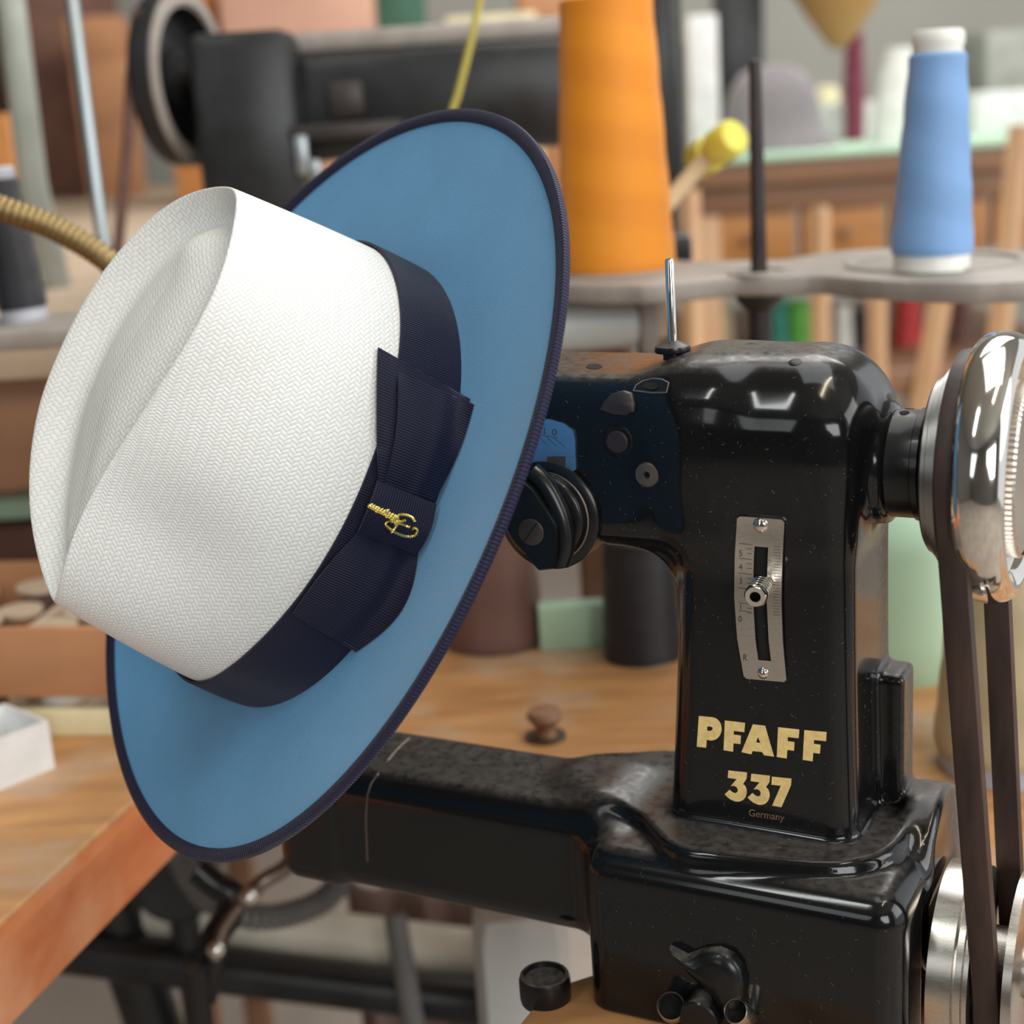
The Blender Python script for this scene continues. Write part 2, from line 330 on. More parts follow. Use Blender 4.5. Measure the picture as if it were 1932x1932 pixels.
# --- crown: wall, rounded ridge, teardrop dent
aa = ang.copy()
NT_W = 46
rows = [wall(aa, t) for t in np.linspace(0, .93, NT_W)]
spine = np.stack([ridge[:, 0] * .62, ridge[:, 1] * 0, ridge[:, 2] * 0], 1)
def dent(q):       # depth of the crease inside the ridge
    return np.interp(q, [0, .05, .12, .20, .28, .36, .46, .60, .80, 1.0], [0, .0008, .0046, .0100, .0134, .0134, .0106, .0064, .0044, .0041])
prof = []
w93 = wall(aa, .93); w97 = wall(aa, .965)
front = np.exp(-(((ridge[:, 0] - .105) / .045) ** 2))          # the dent shallows towards the nose
cen = .0985 + .004 * np.cos((ridge[:, 0]) / .1 * PI)
for q in (0.0, .05, .12, .20, .28, .36, .44, .54, .66, .80, .92, 1.0):
    p = ridge * (1 - q) + spine * q
    sq = q * q * (3 - 2 * q); z = ridge[:, 2] * (1 - sq) + cen * sq - dent(q) * (1 - .55 * front)
    prof.append(np.stack([p[:, 0], p[:, 1], z], 1))
ctrl = np.stack([w93 * 1.0, w97] + prof, 0)                          # rows x NU x 3
top = np.stack([bspline(ctrl[:, k], 64) for k in range(NU)], 1)
rows_all = np.concatenate([np.stack(rows, 0)[:-1], top], 0)
nr = rows_all.shape[0]
mb = MB(); mb.v = hatpts(rows_all.reshape(-1, 3)); mb.f = [(i * NU + k, i * NU + (k + 1) % NU, (i + 1) * NU + (k + 1) % NU, (i + 1) * NU + k) for i in range(nr - 1) for k in range(NU)]
arc = np.concatenate([[0], np.cumsum(np.hypot(*(np.diff(np.stack(base_pt(np.append(ang, ang[0] + 2 * PI)), 1), axis=0).T)))])
hgt = np.linalg.norm(np.diff(rows_all, axis=0), axis=2).mean(1).cumsum(); hgt = np.concatenate([[0], hgt])
flat = rows_all.reshape(-1, 3)
def crown_uv(p, vi):
    i, k = divmod(vi, NU)
    lo = min(v // NU for v in p.vertices)
    if lo >= NT_W + 8: return (flat[vi][0] * 1.0, flat[vi][1] * 1.15)
    kk = k if not (k == 0 and any(v % NU == NU - 1 for v in p.vertices)) else NU
    return (arc[kk], hgt[i])
crown = mb.build('crown', 'straw', hat, smooth=0, uvs=crown_uv, label='white woven straw crown with a teardrop crease')
bm = bmesh.new(); bm.from_mesh(crown.data); bmesh.ops.remove_doubles(bm, verts=bm.verts[:], dist=4e-5); bm.to_mesh(crown.data); bm.free()
for p in crown.data.polygons: p.use_smooth = True
md = crown.modifiers.new('thickness', 'SOLIDIFY'); md.thickness = .0014; md.offset = -1

# --- brim
def brim_pt(a, r, dz=0.0):
    """r 0 at the crown .. 1 at the edge"""
    ex, ey = .1774 * np.cos(a), .1551 * np.sin(a) * (1 - .045 * np.cos(a)); bx, by = base_pt(a, .985)
    x = bx + (ex - bx) * r; y = by + (ey - by) * r
    # break out of the crown with a small fillet, then rise gently to the snapped edge
    edge = -.005 * np.cos(2 * a) + .0002 * np.cos(a)
    z = base_h(a) + (edge - base_h(a)) * r ** 1.5 + dz
    return np.stack([x, y, z], 1)
ba = np.linspace(0, 2 * PI, 240, endpoint=False); rr = np.linspace(0, 1, 30)
BT = .0024
top_r = [brim_pt(ba, r) for r in rr]; bot_r = [brim_pt(ba, r, -BT) for r in rr[::-1]]
rings = np.concatenate([top_r, bot_r], 0); nb = len(ba); nring = rings.shape[0]
mb = MB(); mb.v = hatpts(rings.reshape(-1, 3)); mb.f = [(i * nb + k, i * nb + (k + 1) % nb, ((i + 1) % nring) * nb + (k + 1) % nb, ((i + 1) % nring) * nb + k) for i in range(nring) for k in range(nb)]
mb.build('brim', 'blue', hat, smooth=60, label='sky blue felt brim')
# --- ribbon binding folded over the brim edge
bb = np.linspace(0, 2 * PI, 720, endpoint=False); n2 = len(bb)
pr = [(.925, .0003), (.935, .0011), (.985, .0011), (1.004, .0006), (1.0085, -BT / 2), (1.004, -BT - .0006), (.985, -BT - .0011), (.935, -BT - .0011), (.925, -BT - .0003)]
R9 = np.concatenate([[brim_pt(bb, r, dz)] for r, dz in pr], 0)
mb = MB(); mb.v = hatpts(R9.reshape(-1, 3)); mb.f = [(i * n2 + k, i * n2 + (k + 1) % n2, (i + 1) * n2 + (k + 1) % n2, (i + 1) * n2 + k) for i in range(len(pr) - 1) for k in range(n2)]
barc = np.concatenate([[0], np.cumsum(np.linalg.norm(np.diff(np.vstack([R9[4], R9[4][:1]]), axis=0), axis=1))])
def bind_uv(p, vi):
    i, k = divmod(vi, n2); kk = n2 if (k == 0 and any(v % n2 == n2 - 1 for v in p.vertices)) else k
    return (barc[kk], i * .002)
mb.build('brim_binding', 'binding', hat, smooth=70, uvs=bind_uv, label='navy grosgrain binding round the brim edge')
# --- hat band
BW = .0315
ta = np.linspace(0, 2 * PI, 480, endpoint=False); n3 = len(ta)
rws = []
for s, off in ((0, .0002), (.0, .0013), (.14, .0014), (.3, .0014), (.5, .0014), (.7, .0014), (.86, .0014), (1.0, .0014), (1.004, .0009), (1.0, .0001)):
    tt = s * BW / (.1 + .0125); rws.append(wall(ta, tt, off + .0006))
RW = np.stack(rws, 0)
mb = MB(); mb.v = hatpts(RW.reshape(-1, 3)); mb.f = [(i * n3 + k, i * n3 + (k + 1) % n3, (i + 1) * n3 + (k + 1) % n3, (i + 1) * n3 + k) for i in range(len(rws) - 1) for k in range(n3)]
tarc = np.concatenate([[0], np.cumsum(np.hypot(*(np.diff(np.stack(base_pt(np.append(ta, 2 * PI)), 1), axis=0).T)))])
def band_uv(p, vi):
    i, k = divmod(vi, n3); kk = n3 if (k == 0 and any(v % n3 == n3 - 1 for v in p.vertices)) else k
    return (tarc[kk], i * .004)
band = mb.build('hat_band', 'ribbon', hat, smooth=50, uvs=band_uv, label='navy grosgrain ribbon round the crown')
# --- bow: ribbon pieces laid over the band on the left of the hat
tv, tf = [], []
for o in [c for c in hat.children if c.name.split('.')[0] in ('brim', 'hat_band', 'crown')]:
    b = len(tv); mw = worldm(o); tv += [mw @ v.co for v in o.data.vertices]; tf += [tuple(i + b for i in p.vertices) for p in o.data.polygons]
HB = BVHTree.FromPolygons(tv, tf)
BOWN = (HL * .95 + HA * .25 + HF * .05).normalized()
def hithat(px, py, tree=None):
    h = (tree or HB).ray_cast(CAM, ray(px, py).normalized()); return h[0]
def bow_piece(name, quad, lift, mat, nx=24, ny=12, label=None, thick=.0009, smooth_it=3):
    """quad: four pixel corners (crown side start, brim side start, brim side end, crown side end), with optional bowed sides; lift(u,v) raises the ribbon off the band"""
    (a, b, c, d), bow = quad
    G = np.zeros((nx + 1, ny + 1, 3))
    for i in range(nx + 1):
        u = i / nx
        for j in range(ny + 1):
            v = j / ny
            p = np.array(a) * (1 - u) * (1 - v) + np.array(b) * (1 - u) * v + np.array(c) * u * v + np.array(d) * u * (1 - v)
            p = p + (np.array(bow[0]) * (1 - v) + np.array(bow[1]) * v) * math.sin(PI * u)
            h = hithat(*p); G[i, j] = h
    for _ in range(smooth_it):
        K = G.copy(); K[1:-1, 1:-1] = (G[:-2, 1:-1] + G[2:, 1:-1] + G[1:-1, :-2] + G[1:-1, 2:]) / 4; G = K
    top = np.zeros_like(G)
    for i in range(nx + 1):
        for j in range(ny + 1): top[i, j] = G[i, j] + np.array(BOWN) * (lift(i / nx, j / ny) + thick)
    bot = top - np.array(BOWN) * thick
    m1 = ny + 1; N = (nx + 1) * m1
    mb = MB(); mb.v = [tuple(p) for p in top.reshape(-1, 3)] + [tuple(p) for p in bot.reshape(-1, 3)]
    for i in range(nx):
        for j in range(ny):
            q = (i * m1 + j, (i + 1) * m1 + j, (i + 1) * m1 + j + 1, i * m1 + j + 1); mb.f.append(q[::-1]); mb.f.append(tuple(N + k for k in q))
    for i in range(nx):
        for j, s in ((0, 1), (ny, -1)):
            q = (i * m1 + j, (i + 1) * m1 + j, N + (i + 1) * m1 + j, N + i * m1 + j); mb.f.append(q if s > 0 else q[::-1])
    for j in range(ny):
        for i, s in ((0, -1), (nx, 1)):
            q = (i * m1 + j, i * m1 + j + 1, N + i * m1 + j + 1, N + i * m1 + j); mb.f.append(q if s > 0 else q[::-1])
    L = np.linalg.norm(top[-1, ny // 2] - top[0, ny // 2]); H = np.linalg.norm(top[nx // 2, -1] - top[nx // 2, 0])
    return mb.build(name, mat, hat, smooth=50, uvs=lambda p, vi: (((vi % N) // m1) / nx * L, ((vi % N) % m1) / ny * H), label=label)
ridge_v = lambda v, c, w_: math.exp(-((v - c) / w_) ** 2)
bow_piece('bow_loop', (((711, 655), (884, 752), (812, 930), (711, 905)), ((-4, 0), (8, -6))), lambda u, v: .0012 + .0012 * math.sin(PI * u), 'ribbon', label='under loop of the navy bow')
bow_piece('bow_loop', (((746, 700), (889, 762), (814, 945), (722, 912)), ((6, 0), (4, 0))), lambda u, v: .0024 + .0045 * math.sin(PI * min(1, u * 1.02)) * (.5 + .5 * math.sin(PI * v)) + .0012 * ridge_v(v, .62, .1), 'ribbon', label='upper loop of the navy bow')
bow_piece('bow_loop', (((548, 1158), (668, 1228), (786, 1030), (672, 1004)), ((-8, -4), (26, 14))), lambda u, v: .0018 + .0045 * math.sin(PI * u) * (.5 + .5 * math.sin(PI * v)) + .0012 * ridge_v(v, .62, .1), 'ribbon', label='lower loop of the navy bow')
knot = bow_piece('bow_knot', (((706, 904), (816, 948), (778, 1044), (668, 1002)), ((-2, -2), (2, 2))), lambda u, v: .0042 + .0030 * math.sin(PI * u) + .0012 * math.sin(PI * v), 'ribbon_knot', nx=14, ny=14, label='knot band of the navy bow')
kt = BVHTree.FromPolygons([worldm(knot) @ v.co for v in knot.data.vertices], [tuple(p.vertices) for p in knot.data.polygons])
Z6 = lambda x, y: (400 + x / 3.512, 850 + y / 3.512)
strokes = [[(1322, 520), (1345, 514), (1358, 532), (1346, 560), (1306, 571), (1250, 560), (1195, 532), (1155, 500), (1152, 478), (1180, 468), (1235, 482), (1290, 500), (1310, 506)],
           [(1342, 472), (1325, 446), (1290, 428), (1245, 424), (1222, 440), (1236, 474), (1215, 505), (1186, 545)], [(1282, 462), (1240, 475), (1205, 492)]]
zig = []
base0, base1 = np.array((1228, 462)), np.array((1008, 352))
NZ = 26
for k in range(NZ + 1):
    q = k / NZ; p = base0 * (1 - q) + base1 * q; amp = (40 if k in (8, 9, 4, 16) else 24) * (1 - .35 * q)
    zig.append(tuple(p + np.array((.45, -.9)) * amp * (1 if k % 2 else -.45)))
strokes.append(zig)
mb = MB()
for s in strokes:
    pts = []
    for x, y in s:
        h = kt.ray_cast(CAM, ray(*Z6(x, y)).normalized())
        if h[0] is None: h = (HB.ray_cast(CAM, ray(*Z6(x, y)).normalized())[0] + BOWN * .006,)
        pts.append(h[0] + BOWN * .0003)
    sp = smooth_path(pts, 7)
    mb.tube(sp, [.00072 if k % 2 else .00050 for k in range(len(sp))], 6)
mb.build('gold_lettering', 'goldthread', hat, label='gold embroidered signature on the bow knot')

# ================================================================== the black sewing machine (machine frame: x right along the arm, y back, z up)
def rbox(p, c, h, r):
    q = np.abs(p - np.array(c)) - (np.array(h) - r)
    return np.linalg.norm(np.maximum(q, 0), axis=-1) + np.minimum(q.max(-1), 0) - r
def cyl(p, c, ax, rad, half, r=.003):
    d = p - np.array(c); a = np.abs(d[..., ax]) - half + r; o = [i for i in range(3) if i != ax]; b = np.hypot(d[..., o[0]], d[..., o[1]]) - rad + r
    return np.minimum(np.maximum(a, b), 0) + np.hypot(np.maximum(a, 0), np.maximum(b, 0)) - r
def smin(a, b, k): h = np.clip(.5 + .5 * (b - a) / k, 0, 1); return b * (1 - h) + a * h - k * h * (1 - h)
def smax(a, b, k): return -smin(-a, -b, k)
ZT = TABLE - OM.z                                                    # table top in the machine frame
def onz(px, py, zz):
    r = ray(px, py); t = (OM.z + zz - CAM.z) / r.z; p = CAM + t * r - OM; return p.dot(XM), p.dot(YM)
LIP = [onz(*q, -.0873) for q in [(1250, 1408), (1180, 1420), (1120, 1434), (1085, 1448), (1068, 1468), (1078, 1486), (1110, 1500), (1160, 1514), (1200, 1532), (1225, 1560), (1255, 1592), (1300, 1606), (1430, 1620), (1560, 1630), (1625, 1626)]] + [(.0515, .000), (.0550, .016), (.056, .06), (-.03, .072)]
LIP = np.array(LIP)
for _ in range(2): LIP = np.stack([LIP * .75 + np.roll(LIP, -1, 0) * .25, LIP * .25 + np.roll(LIP, -1, 0) * .75], 1).reshape(-1, 2)      # round the corners
def poly_d(q):
    d = np.full(len(q), 9.0); ins = np.zeros(len(q), bool)
    for a, b in zip(LIP, np.roll(LIP, -1, 0)):
        e = b - a; w_ = q - a; t = np.clip((w_ @ e) / (e @ e), 0, 1); d = np.minimum(d, np.hypot(*(w_ - t[:, None] * e).T))
        c = (a[1] > q[:, 1]) != (b[1] > q[:, 1]); xi = a[0] + (q[:, 1] - a[1]) * e[0] / (e[1] if e[1] else 1e-9); ins ^= c & (q[:, 0] < xi)
    return np.where(ins, -d, d)
def body_sdf(p):
    x, y, z = p[..., 0], p[..., 1], p[..., 2]
    # column, widening towards its foot
    k = np.clip((.09 - z) / .185, 0, 1.05)
    wid = .0355 + .0060 * k ** 1.6; cx = .0005 - .0052 * k
    pc = np.stack([(x - cx) / wid * .036, y, z], -1)
    col = rbox(pc, (0, .036, -.012), (.036, .0365 , .104), .0105)
    # upper arm and its rounded shoulder over the column
    arm = rbox(p, (-.14, .035, .0685), (.132, .0375, .0355), .0125)
    under = rbox(p, (-.12, .035, .048), (.15, .0320, .0155), .010)     # thinner lower half of the arm
    sh = rbox(p, (-.0085, .0350, .0790), (.0495, .0400, .0330), .0285)
    arm = smin(smin(arm, under, .008), sh, .012)
    f = smin(col, arm, .012)
    # arch under the arm
    arch = np.hypot(x + .0665, z - .0045) - .030
    fill = np.maximum(np.maximum(x + .0665 - .036, -(x + .0665)), np.maximum(z - .04, -(z - .0045)))
    fil = smax(np.maximum(fill, np.abs(y - .036) - .029), -arch, .002)
    f = smin(f, fil, .006)
    # base block and its raised pad
    base = rbox(p, (-.0055, .028, -.143), (.069, .0590, .0495), .0125)
    f = smin(f, base, .010)
    f = smax(f, -rbox(p, (.060, .036, -.142), (.012, .030, .030), .006), .003)      # opening in the right end of the base
    msk = (z > -.105) & (z < -.072) & (x > -.13)
    if msk.any():
        pp = p[msk]; d2 = poly_d(pp[:, :2]); dz = np.abs(pp[:, 2] + .0925) - .0052; rr_ = .004
        q0, q1 = d2 + rr_, dz + rr_
        pad = np.hypot(np.maximum(q0, 0), np.maximum(q1, 0)) + np.minimum(np.maximum(q0, q1), 0) - rr_
        f = f.copy(); f[msk] = smin(f[msk], pad, .0035)
    # cylinder arm
    pl = p.copy(); pl[..., 2] = z - .000 - np.clip((x + .10) / .06, 0, 1) ** 2 * .004
    low = rbox(pl, (-.16, .0185, -.119), (.0905, .0305, .0315), .0125)
    f = smin(f, low, .016)
    low2 = rbox(p, (-.2285, .0185, -.1205), (.0225, .0318, .0322), .012)
    f = smin(f, low2, .0015)
    # flange and lug on the right of the column
    fl = rbox(p, (.0400, .052, -.078), (.0070, .011, .050), .003)
    f = smin(f, fl, .004)
    lug = cyl(p, (.056, .050, -.122), 0, .041, .008, .004)
    f = smin(f, lug, .006)
    # shaft boss
    f = smin(f, cyl(p, (.036, .035, .066), 0, .0245, .009, .003), .005)
    # head at the far end, inside the hat
    f = smin(f, rbox(p, (-.262, .034, .0665), (.016, .030, .036), .012), .008)
    return np.maximum(f, ZT + .0005 - z)
def nets(fn, lo, hi, h):
    n = [int(math.ceil((b - a) / h)) + 1 for a, b in zip(lo, hi)]
    ax = [lo[i] + h * np.arange(n[i]) for i in range(3)]
    g = np.empty(n)
    for i in range(0, n[0], 24):
        X, Y, Z = np.meshgrid(ax[0][i:i + 24], ax[1], ax[2], indexing='ij'); g[i:i + 24] = fn(np.stack([X, Y, Z], -1))
    s = g < 0
    cnt = sum(s[a:n[0] - 1 + a, b:n[1] - 1 + b, c:n[2] - 1 + c].astype(np.int8) for a in (0, 1) for b in (0, 1) for c in (0, 1))
    act = (cnt > 0) & (cnt < 8); idx = -np.ones(act.shape, int); cells = np.argwhere(act); idx[act] = np.arange(len(cells))
    acc = np.zeros((len(cells), 3)); num = np.zeros(len(cells))
    for d in range(3):
        for a in (0, 1):
            for b in (0, 1):
                o = [0, 0, 0]; e = [(d + 1) % 3, (d + 2) % 3]; o[e[0]] = a; o[e[1]] = b; o2 = list(o); o2[d] += 1
                v0 = g[tuple((cells + o).T)]; v1 = g[tuple((cells + o2).T)]; m = (v0 < 0) != (v1 < 0)
                t = np.where(m, v0 / np.where(m, v0 - v1, 1), 0); pos = np.repeat(np.array([o], float), len(cells), 0); pos[:, d] += t
                acc[m] += pos[m]; num[m] += 1
    V = np.array(lo) + h * (cells + acc / num[:, None])
    for _ in range(3):
        f0 = fn(V); e = 2e-4
        gr = np.stack([(fn(V + np.eye(3)[i] * e) - fn(V - np.eye(3)[i] * e)) / (2 * e) for i in range(3)], 1)
        V -= np.clip(f0 / np.maximum((gr ** 2).sum(1), .05), -h, h)[:, None] * gr
    F = []
    for d in range(3):
        sl = [slice(1, n[i] - 1) for i in range(3)]; sl[d] = slice(0, n[d] - 1); s2 = list(sl); s2[d] = slice(1, n[d])
        a, b = s[tuple(sl)], s[tuple(s2)]
        for flip in (0, 1):
            w_ = np.argwhere(a & ~b if not flip else ~a & b)
            for i in range(3):
                if i != d: w_[:, i] += 1
            e1, e2 = np.eye(3, dtype=int)[(d + 1) % 3], np.eye(3, dtype=int)[(d + 2) % 3]
            q = [idx[tuple((w_ - k).T)] for k in (e1 + e2, e2, 0 * e1, e1)]
            if flip: q = q[::-1]
            F.append(np.stack(q, 1))
    return V, np.concatenate(F)
mroot = thing('sewing_machine', 'glossy black cylinder-arm sewing machine with gold lettering and chrome handwheel, carrying the hat', 'sewing machine', W(-.005, .028, ZT), rot=rotz(-TH))
V, F = nets(body_sdf, (-.285, -.045, ZT - .004), (.075, .095, .116), .0017)
mb = MB(); mb.v = [tuple(MM @ Vector(v)) for v in V]; mb.f = [tuple(f) for f in F.tolist()]
body = mb.build('machine_body', 'black', mroot, smooth=0, label='black lacquered cast body with upper arm, column, base and cylinder arm')
for p in body.data.polygons: p.use_smooth = True
BT_ = BVHTree.FromPolygons([MM @ Vector(v) for v in V], [tuple(f) for f in F.tolist()])
def bodyhit(px, py):
    h = BT_.ray_cast(CAM, ray(px, py).normalized())
    return (h[0], h[1]) if h[0] is not None else (MM @ Vector((M(px, py)[0], 0, M(px, py)[1])), -YM)
FRONT = -YM
def mdisc(px, py, r, h, mat, name, n=40, bev=.0006, normal=None, label=None, prof=None, lift=0.0):
    p, nn = bodyhit(px, py); nn = normal or FRONT
    A = axis_matrix(p + nn * lift, nn); mb = MB()
    mb.lathe(prof or [(r, -.002), (r, h - bev), (r - bev, h), (0, h)], A, n)
    return mb.build(name, mat, mroot, label=label), A
def decal(polys, name, mat, lift=.00012, conv=lambda x, y: (x, y), label=None, density=0, parent=None):
    """flat lettering traced as polygons and laid onto the casting"""
    mb = MB()
    for poly in polys:
        bm = bmesh.new(); vs_ = [bm.verts.new((x, y, 0)) for x, y in poly]; bm.faces.new(vs_); bm.normal_update()
        bmesh.ops.triangulate(bm, faces=bm.faces[:])
        if density:
            bmesh.ops.subdivide_edges(bm, edges=bm.edges[:], cuts=density, use_grid_fill=True)
        bm.verts.index_update(); pts = []
        for v in bm.verts:
            h, nn = bodyhit(*conv(v.co.x, v.co.y)); pts.append(h + nn * lift)
        mb.add(pts, [[v.index for v in f.verts] for f in bm.faces]); bm.free()
    return mb.build(name, mat, parent or mroot, smooth=0, label=label)
# --- gold lettering on the column foot
Z8 = lambda x, y: (1270 + x / 5.855, 1330 + y / 5.855)
def arcpts(cx, cy, rx, ry, a0, a1, n=14): return [(cx + rx * math.cos(math.radians(a0 + (a1 - a0) * k / n)), cy + ry * math.sin(math.radians(a0 + (a1 - a0) * k / n))) for k in range(n + 1)]
Pl = [(285, 120), (400, 135)] + arcpts(418, 262, 120, 128, -88, 88)[1:-1] + [(405, 390), (372, 386), (366, 475), (262, 462)]
# P: keep the counter open by splitting it round the bowl
P_out = [(285, 120), (395, 130)] + arcpts(420, 262, 118, 130, -75, 100, 16) + [(372, 383), (366, 472), (262, 460)]
P_in = [(378, 238), (376, 282), (415, 286), (438, 268), (436, 248), (412, 238)]
lP = [P_out + [P_out[0]] ]
def with_hole(outer, inner):
    # bridge from the first outer vertex to the first inner vertex
    k = min(range(len(inner)), key=lambda i: (inner[i][0] - outer[0][0]) ** 2 + (inner[i][1] - outer[0][1]) ** 2)
    inn = inner[k:] + inner[:k + 1]; e = (.01, .01)
    return outer + [(outer[0][0] + e[0], outer[0][1] + e[1] + .2)] + [(x, y) for x, y in inn[:-1]] + [(inn[0][0] + .02, inn[0][1] + .2)]
lets = [with_hole(P_out, P_in[::-1] if False else P_in),
        [(572, 170), (796, 196), (788, 300), (672, 286), (670, 326), (750, 336), (745, 432), (668, 423), (664, 516), (558, 500)],
        with_hole([(882, 212), (1018, 228), (1116, 570), (1006, 556), (984, 520), (880, 508), (864, 545), (755, 520)], [(938, 352), (918, 412), (964, 418)]),
        [(1160, 244), (1396, 270), (1388, 368), (1268, 354), (1266, 398), (1342, 408), (1336, 506), (1264, 496), (1256, 590), (1146, 574)],
        [(1450, 276), (1696, 298), (1690, 400), (1558, 386), (1556, 428), (1630, 438), (1622, 538), (1550, 528), (1542, 622), (1432, 606)]]
three = lambda dx, dy: [(612 + dx, 722 + dy), (818 + dx, 744 + dy), (812 + dx, 815 + dy), (774 + dx, 870 + dy)] + [(x + dx, y + dy) for x, y in [(800, 895), (814, 935), (814, 975), (802, 1015), (775, 1048), (735, 1066), (690, 1066), (640, 1046), (598, 1014), (570, 985), (625, 935), (655, 962), (690, 974), (712, 960), (716, 932), (700, 905), (672, 892), (636, 896)]] + [(702 + dx, 818 + dy), (604 + dx, 804 + dy)]
lets2 = [three(0, 0), three(253, 36), [(1092, 790), (1308, 812), (1304, 885), (1198, 1128), (1094, 1112), (1190, 892), (1086, 880)]]
decal(lets, 'maker_lettering', 'gold', conv=Z8, label='gold maker name lettering on the column')
decal(lets2, 'number_lettering', 'gold', conv=Z8, label='gold number 337 below the maker name')
def textpolys(txt, size=1.0):
    c = bpy.data.curves.new('t', 'FONT'); c.body = txt; c.size = size; o = bpy.data.objects.new('t', c); COL.objects.link(o)
    bpy.context.view_layer.update(); me = o.evaluated_get(bpy.context.evaluated_depsgraph_get()).to_mesh()
    vs_ = [(v.co.x, v.co.y) for v in me.vertices]; fs = [tuple(p.vertices) for p in me.polygons]
    o.evaluated_get(bpy.context.evaluated_depsgraph_get()).to_mesh_clear(); bpy.data.objects.remove(o); bpy.data.curves.remove(c); return vs_, fs
def textdecal(txt, org, ex, ey, name, mat, hitfn, lift=.0001, label=None, parent=None):
    """org pixel of the text's lower left, ex / ey pixel vectors of one em"""
    vs_, fs = textpolys(txt); pts = []
    for x, y in vs_:
        h, nn = hitfn(org[0] + ex[0] * x + ey[0] * y, org[1] + ex[1] * x + ey[1] * y); pts.append(h + nn * lift)
    mb = MB(); mb.add(pts, fs); return mb.build(name, mat, parent or mroot, smooth=0, label=label)
textdecal('Germany', (1412, 1539), (18, 2.6), (1, -19), 'country_lettering', 'goldworn', bodyhit, label='worn gold country name below the number')
# --- stitch length plate: a bowed strip with a slot, a scale and a knurled lever
def plate_px(u, v):       # u across 0..1, v down 0..1
    l = np.interp(v, [0, .25, .5, .75, 1], [1393, 1389.5, 1389, 1394, 1406]); r = np.interp(v, [0, .25, .5, .75, 1], [1482, 1479, 1477.5, 1480, 1486])
    return l + (r - l) * u, 972 + (1278 - 972) * v + 7 * u
def platehit(px, py, out=0.0):
    h, nn = bodyhit(px, py); return h + FRONT * out, FRONT
us = [0, .06, .2, .40, .69, .85, .94, 1]; vs2 = [0, .015] + [x / 40 for x in range(1, 40)] + [.985, 1]
def bulge(v): return .0014 + .0010 * math.sin(PI * v)
mb = MB(); G = {}
for j, v in enumerate(vs2):
    for i, u in enumerate(us):
        cu = u; 
        if (v in (0, 1)) and u in (0, 1): cu = .06 if u == 0 else .94
        if v in (0, 1) and u in (.06, .94): pass
        h, nn = bodyhit(*plate_px(cu, v))
        for s in (0, 1): G[i, j, s] = len(mb.v); mb.v.append(tuple(h + FRONT * (bulge(v) - s * .0012)))
def slot(i, j): return us[i] >= .40 and us[i] < .69 and .165 <= (vs2[j] + vs2[j + 1]) / 2 <= .875
ni, nj = len(us) - 1, len(vs2) - 1
keep = {(i, j) for i in range(ni) for j in range(nj) if not slot(i, j)}
for i, j in keep:
    mb.f.append((G[i, j, 0], G[i, j + 1, 0], G[i + 1, j + 1, 0], G[i + 1, j, 0])); mb.f.append((G[i, j, 1], G[i + 1, j, 1], G[i + 1, j + 1, 1], G[i, j + 1, 1]))
    for (di, dj), (a, b) in (((-1, 0), ((i, j), (i, j + 1))), ((1, 0), ((i + 1, j), (i + 1, j + 1))), ((0, -1), ((i, j), (i + 1, j))), ((0, 1), ((i, j + 1), (i + 1, j + 1)))):
        if (i + di, j + dj) not in keep: mb.f.append((G[(*a, 0)], G[(*b, 0)], G[(*b, 1)], G[(*a, 1)]))
splate = mb.build('stitch_length_plate', 'steel', mroot, smooth=30, label='bowed steel plate with slot and engraved scale')
mb = MB(); q = [bodyhit(*plate_px(u, v)) for v in (.15, .5, .9) for u in (.38, .71)]
mb.add([h + FRONT * .0001 for h, _ in q], [(0, 1, 3, 2), (2, 3, 5, 4)]); mb.build('plate_slot', 'holes', splate, smooth=0)
pm = BVHTree.FromPolygons([worldm(splate) @ v.co for v in splate.data.vertices], [tuple(p.vertices) for p in splate.data.polygons])
def phit(px, py):
    h = pm.ray_cast(CAM, ray(px, py).normalized()); return (h[0], FRONT) if h[0] is not None else platehit(px, py, .002)
mb = MB()
def tick(a, b, wd=.00011):
    pa, pb = phit(*a)[0] + FRONT * .00006, phit(*b)[0] + FRONT * .00006; d = (pb - pa).normalized(); s = d.cross(FRONT) * wd
    mb.add([pa - s, pb - s, pb + s, pa + s], [(0, 1, 2, 3)])
for k in range(5):                                     # left scale
    y = 1026 + k * 28
    tick((1394.5 - k * .5, y - 1), (1419, y + 2))
    for e in (1, 2): tick((1409, y + e * 9), (1419, y + e * 9 + 1))
tick((1394, 1152), (1417, 1155))
for k in range(24): tick((1459.5 - (k > 10) * .8 , 1031 + k * 5.6), (1472.5 - (k > 10) * .8, 1032 + k * 5.6), .00009)
mb.build('scale_marks', 'engraved', splate, smooth=0)
for c, y in zip('543210', (1049, 1075, 1101, 1128, 1151, 1173)):
    if c in '2': continue
    textdecal(c, (1394 if c not in '0' else 1393, y), (14, 1), (-.4, -16), 'scale_numeral', 'engraved', phit, .0001, parent=splate)
textdecal('R', (1401, 1246), (14, 1), (.6, -17), 'scale_letter', 'engraved', phit, .0001, parent=splate)
for (px, py), r in (((1435, 991), .0031), ((1440, 1270), .0024)):
    p, nn = phit(px, py); mb = MB(); mb.lathe([(r, -.0005), (r, .0003), (r * .85, .0011), (r * .5, .0016), (0, .0018)], axis_matrix(p, nn), 24); mb.build('plate_screw', 'chrome', splate)
p, nn = bodyhit(1441, 1098)
d = (FRONT * .93 + XM * .10 + ZM * -.05).normalized(); A = axis_matrix(p, d); mb = MB()
L0 = .0165
prof = [(.0030, -.004), (.0030, .002), (.0040, .003)]
for k in range(4): prof += [(.0044, .004 + k * .0022), (.0044, .0053 + k * .0022), (.0041, .0056 + k * .0022)]
